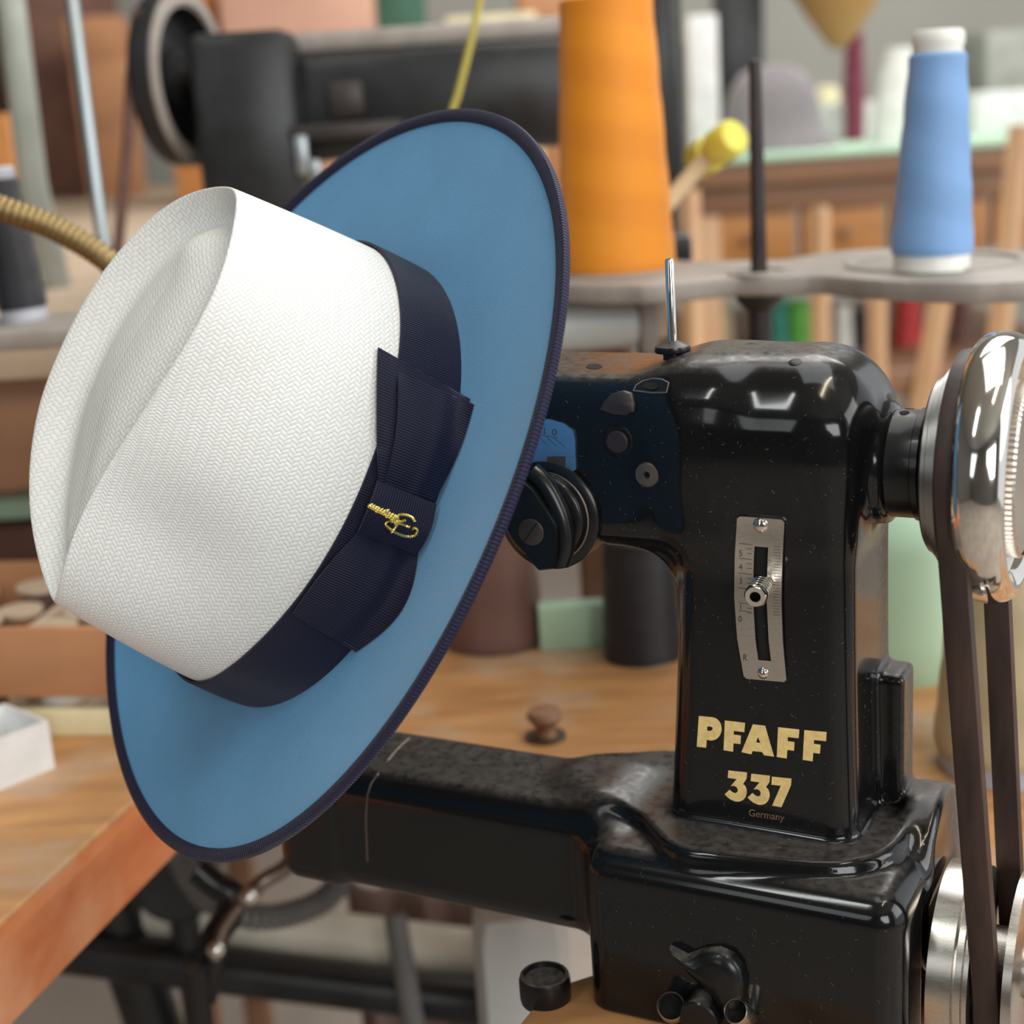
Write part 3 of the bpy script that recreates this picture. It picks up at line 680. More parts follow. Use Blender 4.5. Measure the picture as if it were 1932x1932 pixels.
prof += [(.0046, L0 - .003), (.0046, L0 - .001), (.0040, L0), (.0022, L0), (.0021, L0 - .006), (0, L0 - .006)]
mb.lathe(prof, A, 32); mb.build('lever_knob', 'chrome', splate, smooth=35, label='knurled chrome lever knob with a hollow end')
mb = MB(); mb.lathe([(.00205, L0 - .0055), (0, L0 - .0055)], A, 24); mb.build('knob_hollow', 'holes', splate)
# --- spool pin
p0 = W(M(1270, 690, .024)[0], .024, .1065)
A = axis_matrix(p0, ZM, XM); mb = MB()
mb.lathe([(.0040, -.003), (.0040, .0042), (.0072, .0046), (.0076, .0056), (.0072, .0072), (.0050, .0080), (.0026, .0092), (0, .0095)], A, 36); pinb = mb.build('spool_pin_base', 'blackmatt', mroot)
mb = MB(); mb.lathe([(.0019, .006), (.0019, .0415), (.0015, .0428), (0, .0430)], A, 20); mb.build('spool_pin', 'chrome', mroot, label='thin chrome spool pin standing on the arm')
mb = MB(); mb.lathe([(.0062, .0003), (.0052, .0008), (.0042, .0010)], axis_matrix(p0, ZM, XM), 28, False); mb.build('lint_ring', 'dustring', mroot)
# --- caps, screws and oil holes on the arm front
o_, A = mdisc(1167, 832, .0068, .0009, 'blackmatt', 'arm_cap'); mb = MB(); mb.lathe([(.0047, .0008), (.0047, .0019), (.0043, .0023), (0, .0023)], A, 32); mb.build('cap_centre', 'irondark', o_)
o_, A = mdisc(1222, 895, .0053, .0012, 'browns', 'locating_screw', prof=[(.0053, -.002), (.0053, .0007), (.0048, .0014), (.0016, .0016), (.0012, .0008), (0, .0004)]); mb = MB(); mb.lathe([(.0011, .0009), (0, .0009)], A, 16); mb.build('screw_hole', 'holes', o_)
def eye(px, py, wpx, hpx, name, mat, parent=None, lift=.0002, tilt=0, pts=None, conv=None):
    pl = pts or [(px + wpx * math.cos(a) * math.cos(tilt) - hpx * math.sin(a) * math.sin(tilt), py + wpx * math.cos(a) * math.sin(tilt) + hpx * math.sin(a) * math.cos(tilt)) for a in [2 * PI * k / 20 for k in range(20)]]
    return decal([pl], name, mat, lift, parent=parent)
eye(1121, 692, 15, 5, 'oil_hole', 'holes')
op = decal([[(1195, 738), (1201, 727), (1214, 719), (1232, 715), (1250, 717), (1262, 723), (1258, 741), (1232, 742)]], 'oil_pocket', 'blackmatt', .0003)
rim = [bodyhit(*q) for q in [(1195, 738), (1201, 727), (1214, 719), (1232, 715), (1250, 717), (1262, 723), (1258, 741), (1232, 742), (1195, 738)]]
mb = MB(); mb.tube([h + n * .0002 for h, n in rim], .00035, 6); mb.build('pocket_rim', 'browns', op)
eye(1228, 729, 15, 7, 'pocket_hole', 'holes', op, .0005, .1)
fl = [bodyhit(*q)[0] for q in [(1133, 772), (1140, 757), (1156, 742), (1178, 736), (1194, 741), (1199, 760), (1198, 776), (1185, 783), (1160, 782)]]
cen_ = sum(fl, Vector()) / len(fl); mb = MB(); mb.v = [tuple(cen_ + (q - cen_) * s + FRONT * o_) for s, o_ in ((1.0, -.001), (1.0, .0012), (.9, .0022), (.0, .0026)) for q in fl]
nf = len(fl); mb.f = [(i * nf + k, i * nf + (k + 1) % nf, (i + 1) * nf + (k + 1) % nf, (i + 1) * nf + k) for i in range(3) for k in range(nf)]
mb.build('oil_flap', 'irondark', mroot, smooth=50)
h, nn = bodyhit(1500, 683); mb = MB(); mb.lathe([(.0026, -.001), (.0026, .0001), (.0021, .0003), (0, .0003)], axis_matrix(h, nn), 24); mb.build('top_screw', 'blackmatt', mroot)
# --- thread regulator dial on the arm, half behind the brim
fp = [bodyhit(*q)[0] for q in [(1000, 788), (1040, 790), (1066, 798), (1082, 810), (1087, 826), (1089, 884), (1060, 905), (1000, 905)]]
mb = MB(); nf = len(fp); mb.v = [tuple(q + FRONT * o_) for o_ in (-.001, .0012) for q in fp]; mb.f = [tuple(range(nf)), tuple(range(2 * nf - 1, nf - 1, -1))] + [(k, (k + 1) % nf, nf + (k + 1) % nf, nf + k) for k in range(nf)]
dp = mb.build('index_plate', 'steelbluerefl', mroot, smooth=30, label='steel index plate engraved 1 0, blue reflection put into its colour')
dt = BVHTree.FromPolygons([worldm(dp) @ v.co for v in dp.data.vertices], [tuple(p.vertices) for p in dp.data.polygons])
def dhit(px, py):
    h = dt.ray_cast(CAM, ray(px, py).normalized()); return (h[0], FRONT) if h[0] is not None else bodyhit(px, py)
textdecal('1', (1022, 819), (19, 2), (1, -18), 'index_numeral', 'engraved', dhit, .0001, parent=dp)
textdecal('0', (1041, 821), (20, 2), (1, -18), 'index_numeral', 'engraved', dhit, .0001, parent=dp)
mb = MB(); _ph = phit; phit = dhit
tick((1014, 820), (1052, 826)); tick((1016, 823), (1034, 842)); tick((1031, 823), (1050, 843)); tick((1046, 826), (1068, 846)); phit = _ph
mb.build('index_marks', 'engraved', dp, smooth=0)
mb = MB(); hh = [bodyhit(*q)[0] for q in [(1035, 860), (1070, 860), (1070, 880), (1035, 880)]]; mb.add([q + FRONT * .0016 for q in hh] + [q + FRONT * .0008 for q in hh], [(0, 1, 2, 3), (0, 1, 5, 4), (1, 2, 6, 5), (2, 3, 7, 6), (3, 0, 4, 7)]); mb.build('index_block', 'browns', dp)
cxz = M(1042, 968, 0); dc = W(cxz[0], .004, cxz[1])
A = axis_matrix(dc, FRONT, ZM); mb = MB()
mb.lathe([(.0235, -.004), (.0235, .0085), (.0225, .0095), (.0190, .0100), (.0186, .0135), (.0176, .0145), (.0150, .0148), (0, .0148)], A, 56); dial = mb.build('regulator_dial', 'blackmatt', mroot, label='round black regulator dial on the arm')
mb = MB(); mb.lathe([(.0192, .0098), (.0198, .0101), (.0192, .0104)], A, 56, False); mb.build('dial_ring', 'browns', dial)
sil = [(984, 905), (1003, 922), (1030, 962), (1047, 990), (1050, 1010), (1048, 1052), (1045, 1075), (1016, 1078), (1005, 1066), (975, 1025), (945, 985), (940, 940), (955, 905)]
def onplane(px, py, yy):
    r = ray(px, py); t = (yy - (CAM - OM).dot(YM)) / r.dot(YM); return CAM + t * r
mb = MB(); nf = len(sil); front = [onplane(*q, -.0195) for q in sil]; cc = sum(front, Vector()) / nf
ringz = [(1.0, .010), (1.0, .0012), (.96, 0)]
mb.v = [tuple(cc + (q - cc) * s + YM * o_) for s, o_ in ringz for q in front]
mb.f = [(i * nf + k, i * nf + (k + 1) % nf, (i + 1) * nf + (k + 1) % nf, (i + 1) * nf + k) for i in range(2) for k in range(nf)] + [tuple(2 * nf + k for k in range(nf))]
lev = mb.build('regulator_lever', 'blackmatt', dial, smooth=30)
side = [onplane(*q, -.0185) for q in [(1000, 905), (1030, 935), (1062, 985), (1072, 1012), (1072, 1040), (1066, 1066), (1050, 1074)]]
mb = MB(); mb.tube(smooth_path([onplane(*q, -.0135) for q in [(1005, 890), (1030, 915), (1056, 965), (1066, 1005), (1066, 1035), (1058, 1062)]], 5), .0042, 10); mb.build('lever_shoulder', 'blackmatt', dial)
mb = MB(); A2 = axis_matrix(onplane(1003, 1003, -.0193), FRONT, ZM); mb.lathe([(.0058, -.001), (.0058, .0007), (.0053, .0011), (0, .0011)], A2, 32); sc_ = mb.build('lever_screw', 'irondark', dial)
mb = MB(); mb.box((0, 0, .0011), (.0007, .0105, .0004), A2 @ Matrix.Rotation(math.radians(52), 4, 'Z')); mb.build('screw_slot', 'holes', dial)
# --- shaft, stepped pulley and chrome handwheel on the right
SX = axis_matrix(W(0, .035, .0660), XM, ZM)
mb = MB(); mb.lathe([(.0220, .036), (.0220, .0395), (.0216, .040), (.0216, .0545), (.0225, .055), (.0225, .0575), (.019, .0585), (.010, .060), (.010, .066)], SX, 56); bush = mb.build('shaft_bush', 'blackmatt', mroot)
for k in range(3):
    a = math.radians(-38 + k * 24); pos = SX @ Vector((.0216 * math.cos(a), .0216 * math.sin(a), .049)); nrm = (SX.to_3x3() @ Vector((math.cos(a), math.sin(a), 0))).normalized()
    mb = MB(); mb.lathe([(.0019, -.0005), (.0019, .0002), (0, .0002)], axis_matrix(pos, nrm, XM), 16); mb.build('grub_hole', 'holes', bush)
mb = MB(); mb.lathe([(.010, .058), (.024, .0595), (.0330, .0605), (.0345, .0615), (.0345, .0630), (.0360, .0635), (.0360, .0650), (.0385, .0655), (.0385, .0672), (.0400, .0680), (.0400, .0680), (.0378, .0692), (.0372, .0740), (.0378, .0790), (.0385, .0795), (.010, .080)], SX, 72)
mb.build('belt_pulley', 'pulleysteel', mroot, label='stepped steel pulley on the shaft')
ht = .0845; rim_p = [(.0465 + .0063 * math.cos(math.radians(a)), ht + .0098 * math.sin(math.radians(a))) for a in range(-150, 151, 12)]
mb = MB(); mb.lathe([(.010, ht - .004), (.030, ht - .004)] + rim_p + [(.0385, ht + .0040), (.0330, ht + .0035), (.0325, ht + .0105), (.0, ht + .0105)], SX, 96); wheel = mb.build('handwheel', 'chrome', mroot, label='polished chrome handwheel')
mb = MB(); nk = 90
kp = [(.0330, ht + .0040), (.0338, ht + .0052), (.0338, ht + .0102), (.0330, ht + .0112)]
for i, (r, z) in enumerate(kp):
    for k in range(nk * 2):
        a = PI * k / nk; r2 = r + (.0004 if k % 2 else -.0002) * (i in (1, 2)); mb.v.append(tuple(SX @ Vector((r2 * math.cos(a), r2 * math.sin(a), z))))
mb.f = [(i * 2 * nk + k, i * 2 * nk + (k + 1) % (2 * nk), (i + 1) * 2 * nk + (k + 1) % (2 * nk), (i + 1) * 2 * nk + k) for i in range(3) for k in range(2 * nk)]
mb.build('knurled_ring', 'steel', wheel, smooth=10)
# --- base front: hood, holes, rings, knob, scuffed joint
mdisc(1416, 1773, .0016, .0001, 'holes', 'tapped_hole', 16); mdisc(1470, 1780, .0016, .0001, 'holes', 'tapped_hole', 16)
bx0, bz0 = M(1345, 1885, -.031)
hood = [onplane(*q, -.031) for q in [(1268, 1783), (1300, 1800), (1330, 1788), (1360, 1786), (1385, 1797), (1403, 1820), (1410, 1850), (1408, 1905), (1398, 1918), (1372, 1915), (1362, 1890), (1345, 1860), (1310, 1830)]]
hc = sum(hood, Vector()) / len(hood); nf = len(hood); mb = MB()
mb.v = [tuple(hc + (q - hc) * s + FRONT * o_) for s, o_ in ((1.04, -.002), (1.0, .003), (.90, .0055), (.6, .0065), (0, .007)) for q in hood]
mb.f = [(i * nf + k, i * nf + (k + 1) % nf, (i + 1) * nf + (k + 1) % nf, (i + 1) * nf + k) for i in range(4) for k in range(nf)]
mb.build('cover_hood', 'blackmatt', mroot, smooth=60)
for (px, py), rot, r in (((1266, 1898), .5, .0060), ((1388, 1908), -.25, .0052)):
    c_ = onplane(px, py, -.040); mb = MB(); A = axis_matrix(c_, (FRONT + ZM * .9 + XM * rot * .6).normalized(), ZM)
    mb.lathe([(r, -.010), (r, 0), (r * .93, .0006), (r * .86, 0), (r * .86, -.004)], A, 32); cl_ = mb.build('ring_clip', 'steel', mroot)
    mb = MB(); mb.lathe([(r * .86, -.0035), (0, -.0035)], A, 24); mb.build('clip_hollow', 'holes', cl_)
mb = MB(); mb.lathe([(.0085, -.006), (.0085, .008), (.0078, .0088), (0, .0088)], axis_matrix(onplane(1330, 1905, -.033), FRONT, ZM), 32); mb.build('bobbin_stop', 'blackmatt', mroot)
jx = [bodyhit(*q) for q in [(772, 1394), (760, 1404), (740, 1425), (712, 1463), (700, 1480), (694, 1500), (691, 1540), (692, 1580), (694, 1625)]]
mb = MB(); mb.tube([h + n * .0001 for h, n in jx], .0005, 6); mb.build('arm_joint', 'browns', mroot, label='scuffed joint where the arm end cap meets the arm')
# --- needle head, hidden inside the hat: presser bar that carries the hat
pb = W(-.258, .020, 0)
mb = MB(); mb.lathe([(.0045, .095), (.0045, .112), (.0032, .113), (.0032, .1385), (0, .1392)], Matrix.Translation(pb), 20); mb.build('presser_bar', 'steel', mroot)

# --- lint clinging to the lacquer
MAT['lint'] = plain('lint_fibre', (.30, .27, .25), 1.0, 0, .3, 300)
rl = random.Random(11); mb = MB(); nl = 0
while nl < 620:
    z_ = rl.random()
    px, py = (rl.uniform(1050, 1690), rl.uniform(700, 1060)) if z_ < .34 else (rl.uniform(1290, 1700), rl.uniform(1000, 1600)) if z_ < .62 else (rl.uniform(1090, 1700), rl.uniform(1580, 1930)) if z_ < .86 else (rl.uniform(1600, 1720), rl.uniform(1000, 1560))
    h = BT_.ray_cast(CAM, ray(px, py).normalized())
    if h[0] is None: continue
    nn = h[1]; t1 = nn.cross(Vector((rl.uniform(-1, 1), rl.uniform(-1, 1), rl.uniform(-1, 1)))).normalized(); t2 = nn.cross(t1); L = rl.choice((.0004, .0005, .0007, .0010, .0016)); cv_ = rl.uniform(-.8, .8)
    pts = [h[0] + nn * (.00006 + .00012 * rl.random()) + t1 * (L * (k / 3 - .5)) + t2 * (cv_ * L * (k / 3) * (1 - k / 3)) for k in range(4)]
    mb.tube(pts, rl.uniform(.000022, .000048), 3, False); nl += 1
tag(mb.build('lint_specks', 'lint', mroot, smooth=0), kind='stuff')

# ================================================================== belt and lower pulley
lx, lz = M(1848, 1812, .030); LC = W(0, .030, lz)
LX = axis_matrix(LC, XM, ZM); LR = .0405
lz0 = lx
pr_ = [(.009, lz0 - .0150), (LR - .004, lz0 - .0150), (LR, lz0 - .0143), (LR, lz0 - .0045), (LR - .0010, lz0 - .0040), (LR - .0022, lz0 - .0036), (LR - .0022, lz0 - .0010), (LR - .0006, lz0), (LR - .0006, lz0 + .0018), (.016, lz0 + .0024), (.016, lz0 + .0146), (LR, lz0 + .0150), (LR, lz0 + .0185), (LR - .002, lz0 + .0190), (.012, lz0 + .0195), (.012, lz0 + .022)]
lp = thing('drive_pulley', 'brushed steel grooved pulley on a shaft below the handwheel, beside the machine base', 'pulley', Vector((W(lx + .06, .030, 0).x, W(lx + .06, .030, 0).y, 0)), rot=rotz(-TH))
mb = MB(); mb.lathe(pr_, LX, 80); mb.build('pulley_wheel', 'steel', lp)
mb = MB(); mb.lathe([(.0078, lz0 + .019), (.0078, lz0 + .024), (.0072, lz0 + .0245), (.0072, lz0 + .09), (0, lz0 + .09)], LX, 28); mb.build('pulley_shaft', 'browns', lp)
q_ = LX @ Vector((0, 0, lz0 + .070)); mb = MB(); mb.box((q_.x, q_.y, (q_.z + .012) / 2), (.02, .034, q_.z + .012), None, .003)
mb.build('pulley_pillar', 'blackfar', lp)
upc = SX @ Vector((0, 0, .0740)); loc_ = LX @ Vector((0, 0, lz0 + .0085))
R1, R2 = .0415, .0300; pts = []
for k in range(25):
    a = math.radians(180 * k / 24); pts.append(upc + (YM * math.cos(PI - a) + ZM * math.sin(a)) * R1)        # front to back over the top
pts2 = []
for k in range(25):
    a = math.radians(180 + 180 * k / 24); pts2.append(loc_ + (YM * math.cos(PI - a) + ZM * math.sin(a)) * R2)
loop = pts + [pts[-1].lerp(pts2[0], t) for t in (.25, .5, .75)] + pts2 + [pts2[-1].lerp(pts[0], t) for t in (.25, .5, .75)]
n_ = len(loop); mb = MB()
sec = [(-.0050, -.0030), (-.0058, .0012), (-.0048, .0040), (0, .0050), (.0048, .0040), (.0058, .0012), (.0050, -.0030), (0, -.0036)]
for i in range(n_):
    t = (loop[(i + 1) % n_] - loop[i - 1]).normalized(); s = XM; o_ = t.cross(s).normalized()
    mid = (upc + loc_) / 2
    if o_.dot(loop[i] - mid) < 0: o_ = -o_
    for a, b in sec: mb.v.append(tuple(loop[i] + s * a + o_ * b))
m_ = len(sec); mb.f = [(i * m_ + k, i * m_ + (k + 1) % m_, ((i + 1) % n_) * m_ + (k + 1) % m_, ((i + 1) % n_) * m_ + k) for i in range(n_) for k in range(m_)]
tag(mb.build('drive_belt', 'leather', smooth=35), 'worn dark brown leather belt looped from the handwheel pulley to the lower pulley', 'belt')

# ================================================================== the room
floor_mb = MB(); floor_mb.box((0, 1.2, -.02), (7.0, 7.8, .04)); tag(floor_mb.build('floor', 'floor', smooth=0), kind='structure')
wb = MB(); wb.box((0, 5.05, 1.45), (7.0, .1, 2.9)); tag(wb.build('wall_back', 'wall', smooth=0), kind='structure')
wl = MB(); wl.box((-3.05, 1.2, 1.45), (.1, 7.6, 2.9)); tag(wl.build('wall_left', 'walldark', smooth=0), kind='structure')
wf = MB(); wf.box((0, -2.65, 1.45), (7.0, .1, 2.9)); tag(wf.build('wall_front', 'walldark', smooth=0), kind='structure')
ce = MB(); ce.box((0, 1.2, 2.93), (7.0, 7.8, .06)); tag(ce.build('ceiling', 'wall', smooth=0), kind='structure')

def leg_box(mb, x, y, s, z0, z1): mb.box((x, y, (z0 + z1) / 2), (s, s, z1 - z0), None, .003)
def poly_top(poly, z1, th, name, mat, parent, bev=.002):
    mb = MB(); mb.prism([(p[0], p[1]) for p in poly], th, Matrix.Translation((0, 0, z1 - th)), bev); return mb.build(name, mat, parent)
# --- the workbench the machine stands on
e0 = atz(0, 1740, TABLE); e1 = atz(240, 1520, TABLE); ed = (e1 - e0).normalized()
ein = e0 + ed * ((.838 - e0.y) / ed.y); eo = e0 - ed * ((e0.y - .45) / ed.y)
rw = [W(-.096, -.024, 0), W(-.096, -.075, 0), W(.060, -.075, 0), W(.060, .100, 0), W(.42, .12, 0)]
cut = [W(-.068, .012, 0), W(-.060, .105, 0)]
bp = [Vector((-.80, .45, 0)), eo, ein, Vector((-.02, .838, 0)), cut[1], cut[0]] + rw[:5] + [Vector((.60, .95, 0)), atz(1932, 1290, TABLE) + Vector((.05, .12, 0)), atz(1290, 1243, TABLE) + Vector((0, .05, 0)), atz(845, 1200, TABLE) + Vector((0, .02, 0)), Vector((-.34, 1.09, 0)), Vector((-.80, 1.09, 0))]
bench = thing('workbench', 'worn orange-brown wooden workbench with a cutout, under the machine and crates', 'workbench', Vector((0, .9, 0)))
poly_top(bp, TABLE, .036, 'bench_top', 'bench', bench)
mb = MB(); nrm = Vector((ed.y, -ed.x, 0))
mb.v = [tuple(Vector((p.x, p.y, 0)) + nrm * a + Vector((0, 0, z))) for a in (.0005, .010) for p, z in ((eo, TABLE - .003), (ein, TABLE - .003), (ein, TABLE - .046), (eo, TABLE - .046))]
mb.f = [(0, 1, 2, 3), (4, 7, 6, 5), (0, 4, 5, 1), (1, 5, 6, 2), (2, 6, 7, 3), (3, 7, 4, 0)]
mb.build('edge_strip', 'benchedge', bench, label='reddish wooden edging strip')
for x, y in ((-.74, .55), (-.74, 1.03), (.53, 1.0), (.52, .62)):
    mb = MB(); leg_box(mb, x, y, .05, 0, TABLE - .036); mb.build('bench_leg', 'benchedge', bench)

# --- thread cones
def cone(name, px, py, d, rb, rt, h, mat, label, base=None, cap=None, lean=0.0, ztop=None, corem='whitep', group=None, loc=None):
    p = loc or P(px, py, d)
    if ztop is not None: p = atz(px, py, ztop)
    rot = Matrix.Rotation(lean, 4, 'Y')
    t = thing(name, label, 'thread cone', p, group=group, rot=rot); T = worldm(t)
    b = base if base else .001; c = cap if cap else .0
    prof = [(rb * .98, b), (rb, b + .004)]
    for k in range(13):
        q = k / 12; prof.append((rb + (rt - rb) * q + .0004 * math.sin(q * 26), b + .004 + (h - b - .006) * q))
    prof += [(rt * .9, h), (rt * .55, h + .0005)]
    mb = MB(); mb.lathe(prof, T, 48); mb.build('thread', mat, t)
    mb = MB(); mb.lathe([(rb * .93, 0), (rb * .93, b), (rb * .9, b + .002)], T, 40); mb.build('cone_foot', corem, t)
    if c:
        mb = MB(); mb.lathe([(rt * .9, h - .004), (rt * .86, h + c * .25), (rt * .92, h + c * .4), (rt * .90, h + c * .85), (rt * .8, h + c), (rt * .55, h + c), (rt * .5, h + c * .6)], T, 40); mb.build('cone_cap', corem, t)
    return t
# thread stand behind: plate with two saucers on a post
zs = P(1430, 515, 1.02).z
def plate_at(px, py): return atz(px, py, zs)
st = thing('thread_stand', 'grey cast iron thread stand with saucers and brown spindle, behind the machine', 'thread stand', Vector((plate_at(1432, 515).x, plate_at(1432, 515).y, TABLE)))
cA, cB, cM = plate_at(1165, 512), plate_at(1790, 505), plate_at(1432, 515)
cB = Vector((cB.x, cA.y * .3 + cB.y * .7, zs))
def blend_outline():
    pts = []
    for s in (1, -1):
        row = []
        for k in range(41):
            q = k / 40; x = cA.x - .075 + q * (cB.x + .085 - cA.x + .075)
            ya = cA.y + (cB.y - cA.y) * (x - cA.x) / (cB.x - cA.x)
            wa = .088 * math.sqrt(max(0, 1 - ((x - cA.x) / .078) ** 2)); wb_ = .118 * math.sqrt(max(0, 1 - ((x - cB.x) / .088) ** 2))
            wm = .053 + .006 * math.cos((x - cM.x) * 60) if cA.x < x < cB.x else 0
            wv = (wa ** 4 + wb_ ** 4 + wm ** 4) ** .25
            row.append((x, ya - s * wv))
        pts += row if s == 1 else row[::-1][1:-1]
    return pts
poly_top(blend_outline(), zs, .0135, 'stand_plate', 'iron', st, .003)
for c, r in ((cA, .045), (cB, .060), (cM, .022)):
    mb = MB(); mb.lathe([(r, -.001), (r, .0012), (r - .002, .0024), (r - .005, .0018), (r - .006, -.001)], Matrix.Translation(c), 48, False); mb.build('saucer_rim', 'iron', st)
mb = MB(); mb.lathe([(.0058, 0), (.0054, .03), (.0045, .115), (.0042, .140), (0, .141)], Matrix.Translation(cM), 20); mb.build('spindle', 'irondark', st, label='dark brown spindle')
mb = MB(); mb.lathe([(.017, -.0135), (.016, -.018), (.008, -.026), (.0075, TABLE - zs + .02), (.017, TABLE - zs + .012), (.018, TABLE - zs)], Matrix.Translation(cM), 24); mb.build('stand_post', 'irondark', st)
dA = (cA - CAM).dot(FW)
ctop = P(1165, 4, dA); cone('thread_cone', 0, 0, 0, .0425, .0325, (ctop.z - zs), 'orange', 'tall cone of bright orange thread standing on the grey thread stand', loc=cA + Vector((0, 0, .001)))
dB = (plate_at(1757, 508) - CAM).dot(FW); bl = plate_at(1757, 510)
cone('thread_cone', 0, 0, 0, .0262, .0178, P(1768, 105, dB).z - zs, 'bluet', 'slim cone of light blue thread with white cap and foot, on the stand', loc=bl + Vector((0, 0, .001)), base=.0105, cap=.0140, lean=.02)
cone('thread_cone', 935, 1208, 0, .0375, .0290, .13, 'brownt', 'wide cone of brown thread on the bench beside the mint card', ztop=TABLE)
cone('thread_cone', 1214, 1236, 0, .0285, .0255, .090, 'blackt', 'short cone of black thread on the bench, seen under the machine arm', ztop=TABLE)
bx = atz(1085, 1228, TABLE); mb = MB(); mb.box((bx.x, bx.y + .012, TABLE + .0165), (.050, .018, .033), None, .001); tag(mb.build('mint_card', 'mint'), 'small mint green card block standing between brown and black cones', 'card')
kb = atz(1030, 1392, TABLE); t = thing('bench_knob', 'small dark brown turned knob standing on the bench behind the lower arm', 'knob', kb)
mb = MB(); mb.lathe([(.009, 0), (.0075, .002), (.006, .008), (.010, .012), (.0115, .015), (.010, .0185), (0, .020)], Matrix.Translation(kb), 24); mb.build('knob_head', 'tablewood', t)
mb = MB(); mb.lathe([(.013, 0), (.013, .002), (.009, .0024)], Matrix.Translation(kb), 24); mb.build('knob_washer', 'browns', t)
fk = onplane(1030, 1885, -.03); fkb = Vector((fk.x, fk.y, TABLE)); t = thing('clamp_knob', 'round black clamp knob on the bench at the left foot of the machine', 'knob', fkb)
fh = max(.012, onplane(1030, 1850, -.03).z - TABLE + .004)
mb = MB(); mb.lathe([(.0095, 0), (.0095, fh - .013)], Matrix.Translation(fkb), 28); mb.build('knob_stem', 'irondark', t)
mb = MB(); mb.lathe([(.0110, fh - .014), (.0115, fh - .012), (.0115, fh - .003), (.0108, fh - .001), (.0094, fh - .0008), (.0090, fh - .003), (0, fh - .003)], Matrix.Translation(fkb), 28); mb.build('knob_cap', 'blackmatt', t)
# right of the machine: mint hat board, rose cloth, cream cone, green reel
c1 = atz(1895, 1440, TABLE); cone('thread_cone', 0, 0, 0, .040, .030, .135, 'creamt', 'fat cone of cream thread on a grey foot, right of the machine', loc=c1, base=.012, corem='greyp')
c2 = atz(1715, 1292, TABLE)
mb = MB(); mb.lathe([(.062, 0), (.064, .010), (.060, .03), (.058, .09), (.052, .125), (.035, .14), (0, .144)], Matrix.Translation(c2 + Vector((0, .055, 0))), 48); tag(mb.build('felt_hat', 'mint', smooth=60), 'pale mint green felt hat body standing on the bench behind the machine', 'hat body')
c3 = atz(1700, 1262, TABLE) + Vector((-.01, .175, 0))
mb = MB(); mb.prism([(-.075, 0), (.06, 0), (.055, .12), (.01, .172), (-.03, .175), (-.075, .14)], .03, axis_matrix(c3, Vector((0, -1, 0)), Vector((1, 0, 0))) @ Matrix.Rotation(0, 4, 'Z'), .006)
tag(mb.build('folded_cloth', 'pink', smooth=60), 'folded rose red cloth standing behind the mint hat body', 'cloth')
c4 = P(1935, 1150, 1.25); cone('thread_cone', 0, 0, 0, .022, .02, .055, 'greenb', 'bright green reel standing at the right edge behind the handwheel', loc=Vector((c4.x, c4.y, c4.z - .02)))
mb = MB(); mb.box((c4.x + .02, c4.y, (c4.z - .02 + TABLE) / 2 - .0), (.09, .06, c4.z - .02 - TABLE), None, .002); tag(mb.build('reel_box', 'cream'), 'cream box under the bright green reel at the right edge', 'box')
# --- left: thread stand with the black cone, brass gooseneck
zl = P(45, 628, .98).z; cl = atz(45, 612, zl)
t = thing('thread_stand', 'grey thread stand plate carrying the black cone, left behind the hat', 'thread stand', Vector((cl.x + .125, cl.y + .02, TABLE)))
mb = MB(); pl_ = [(cl.x - .07, cl.y - .035), (cl.x + .05, cl.y - .040), (cl.x + .135, cl.y - .02), (cl.x + .15, cl.y + .02), (cl.x + .135, cl.y + .05), (cl.x + .04, cl.y + .06), (cl.x - .07, cl.y + .055)]
poly_top(pl_, zl, .013, 'stand_plate', 'iron', t, .003)
mb = MB(); mb.lathe([(.009, 0), (.009, zl - .012 - TABLE)], Matrix.Translation((cl.x + .125, cl.y + .02, TABLE)), 16); mb.build('stand_post', 'irondark', t)
lcp = atz(48, 604, zl); dl = (lcp - CAM).dot(FW)
cone('thread_cone', 0, 0, 0, .0172, .0135, P(12, 335, dl).z - zl, 'blackt', 'slim black thread cone with pale cap and foot at the left edge', loc=lcp, base=.009, cap=.008, lean=-.05, corem='greyp')
gp = [P(-120, 372, .86), P(-40, 382, .86), P(20, 400, .86), P(90, 425, .865), P(160, 462, .87), P(215, 502, .875), P(290, 570, .89), P(370, 690, .91), P(420, 860, .93)]
ge = gp[-1]; gp += [Vector((ge.x + .005, ge.y + .01, .86)), Vector((ge.x + .006, ge.y + .015, TABLE + .012))]
t = thing('gooseneck_lamp', 'aged brass gooseneck lamp arm arching in from the left edge behind the crown', 'lamp', Vector((gp[-1].x, gp[-1].y, TABLE)))
sp = smooth_path(gp, 14); L_ = [0]
for a, b in zip(sp, sp[1:]): L_.append(L_[-1] + (b - a).length)
fine = []; tot = L_[-1]; nn_ = int(tot / .0013)
for k in range(nn_ + 1):
    s = tot * k / nn_; i = max(j for j in range(len(L_)) if L_[j] <= s + 1e-9); i = min(i, len(sp) - 2); fine.append(sp[i].lerp(sp[i + 1], (s - L_[i]) / max(1e-9, L_[i + 1] - L_[i])))
mb = MB(); mb.tube(fine, [.0074 + .0005 * math.cos(k * PI * 2 / 3) for k in range(len(fine))], 14); mb.build('flexible_neck', 'brass', t)
mb = MB(); mb.lathe([(.030, 0), (.030, .006), (.024, .010), (.010, .013)], Matrix.Translation((gp[-1].x, gp[-1].y, TABLE)), 32); mb.build('lamp_foot', 'brass', t)
# the lamp's head ends outside the frame
mb = MB(); hd = axis_matrix(gp[0], (gp[0] - gp[1]) + Vector((0, 0, -.03)), ZM); mb.lathe([(.010, -.01), (.016, 0), (.032, .03), (.038, .05), (.036, .05), (.014, .002)], hd, 28); mb.build('lamp_shade', 'brass', t)

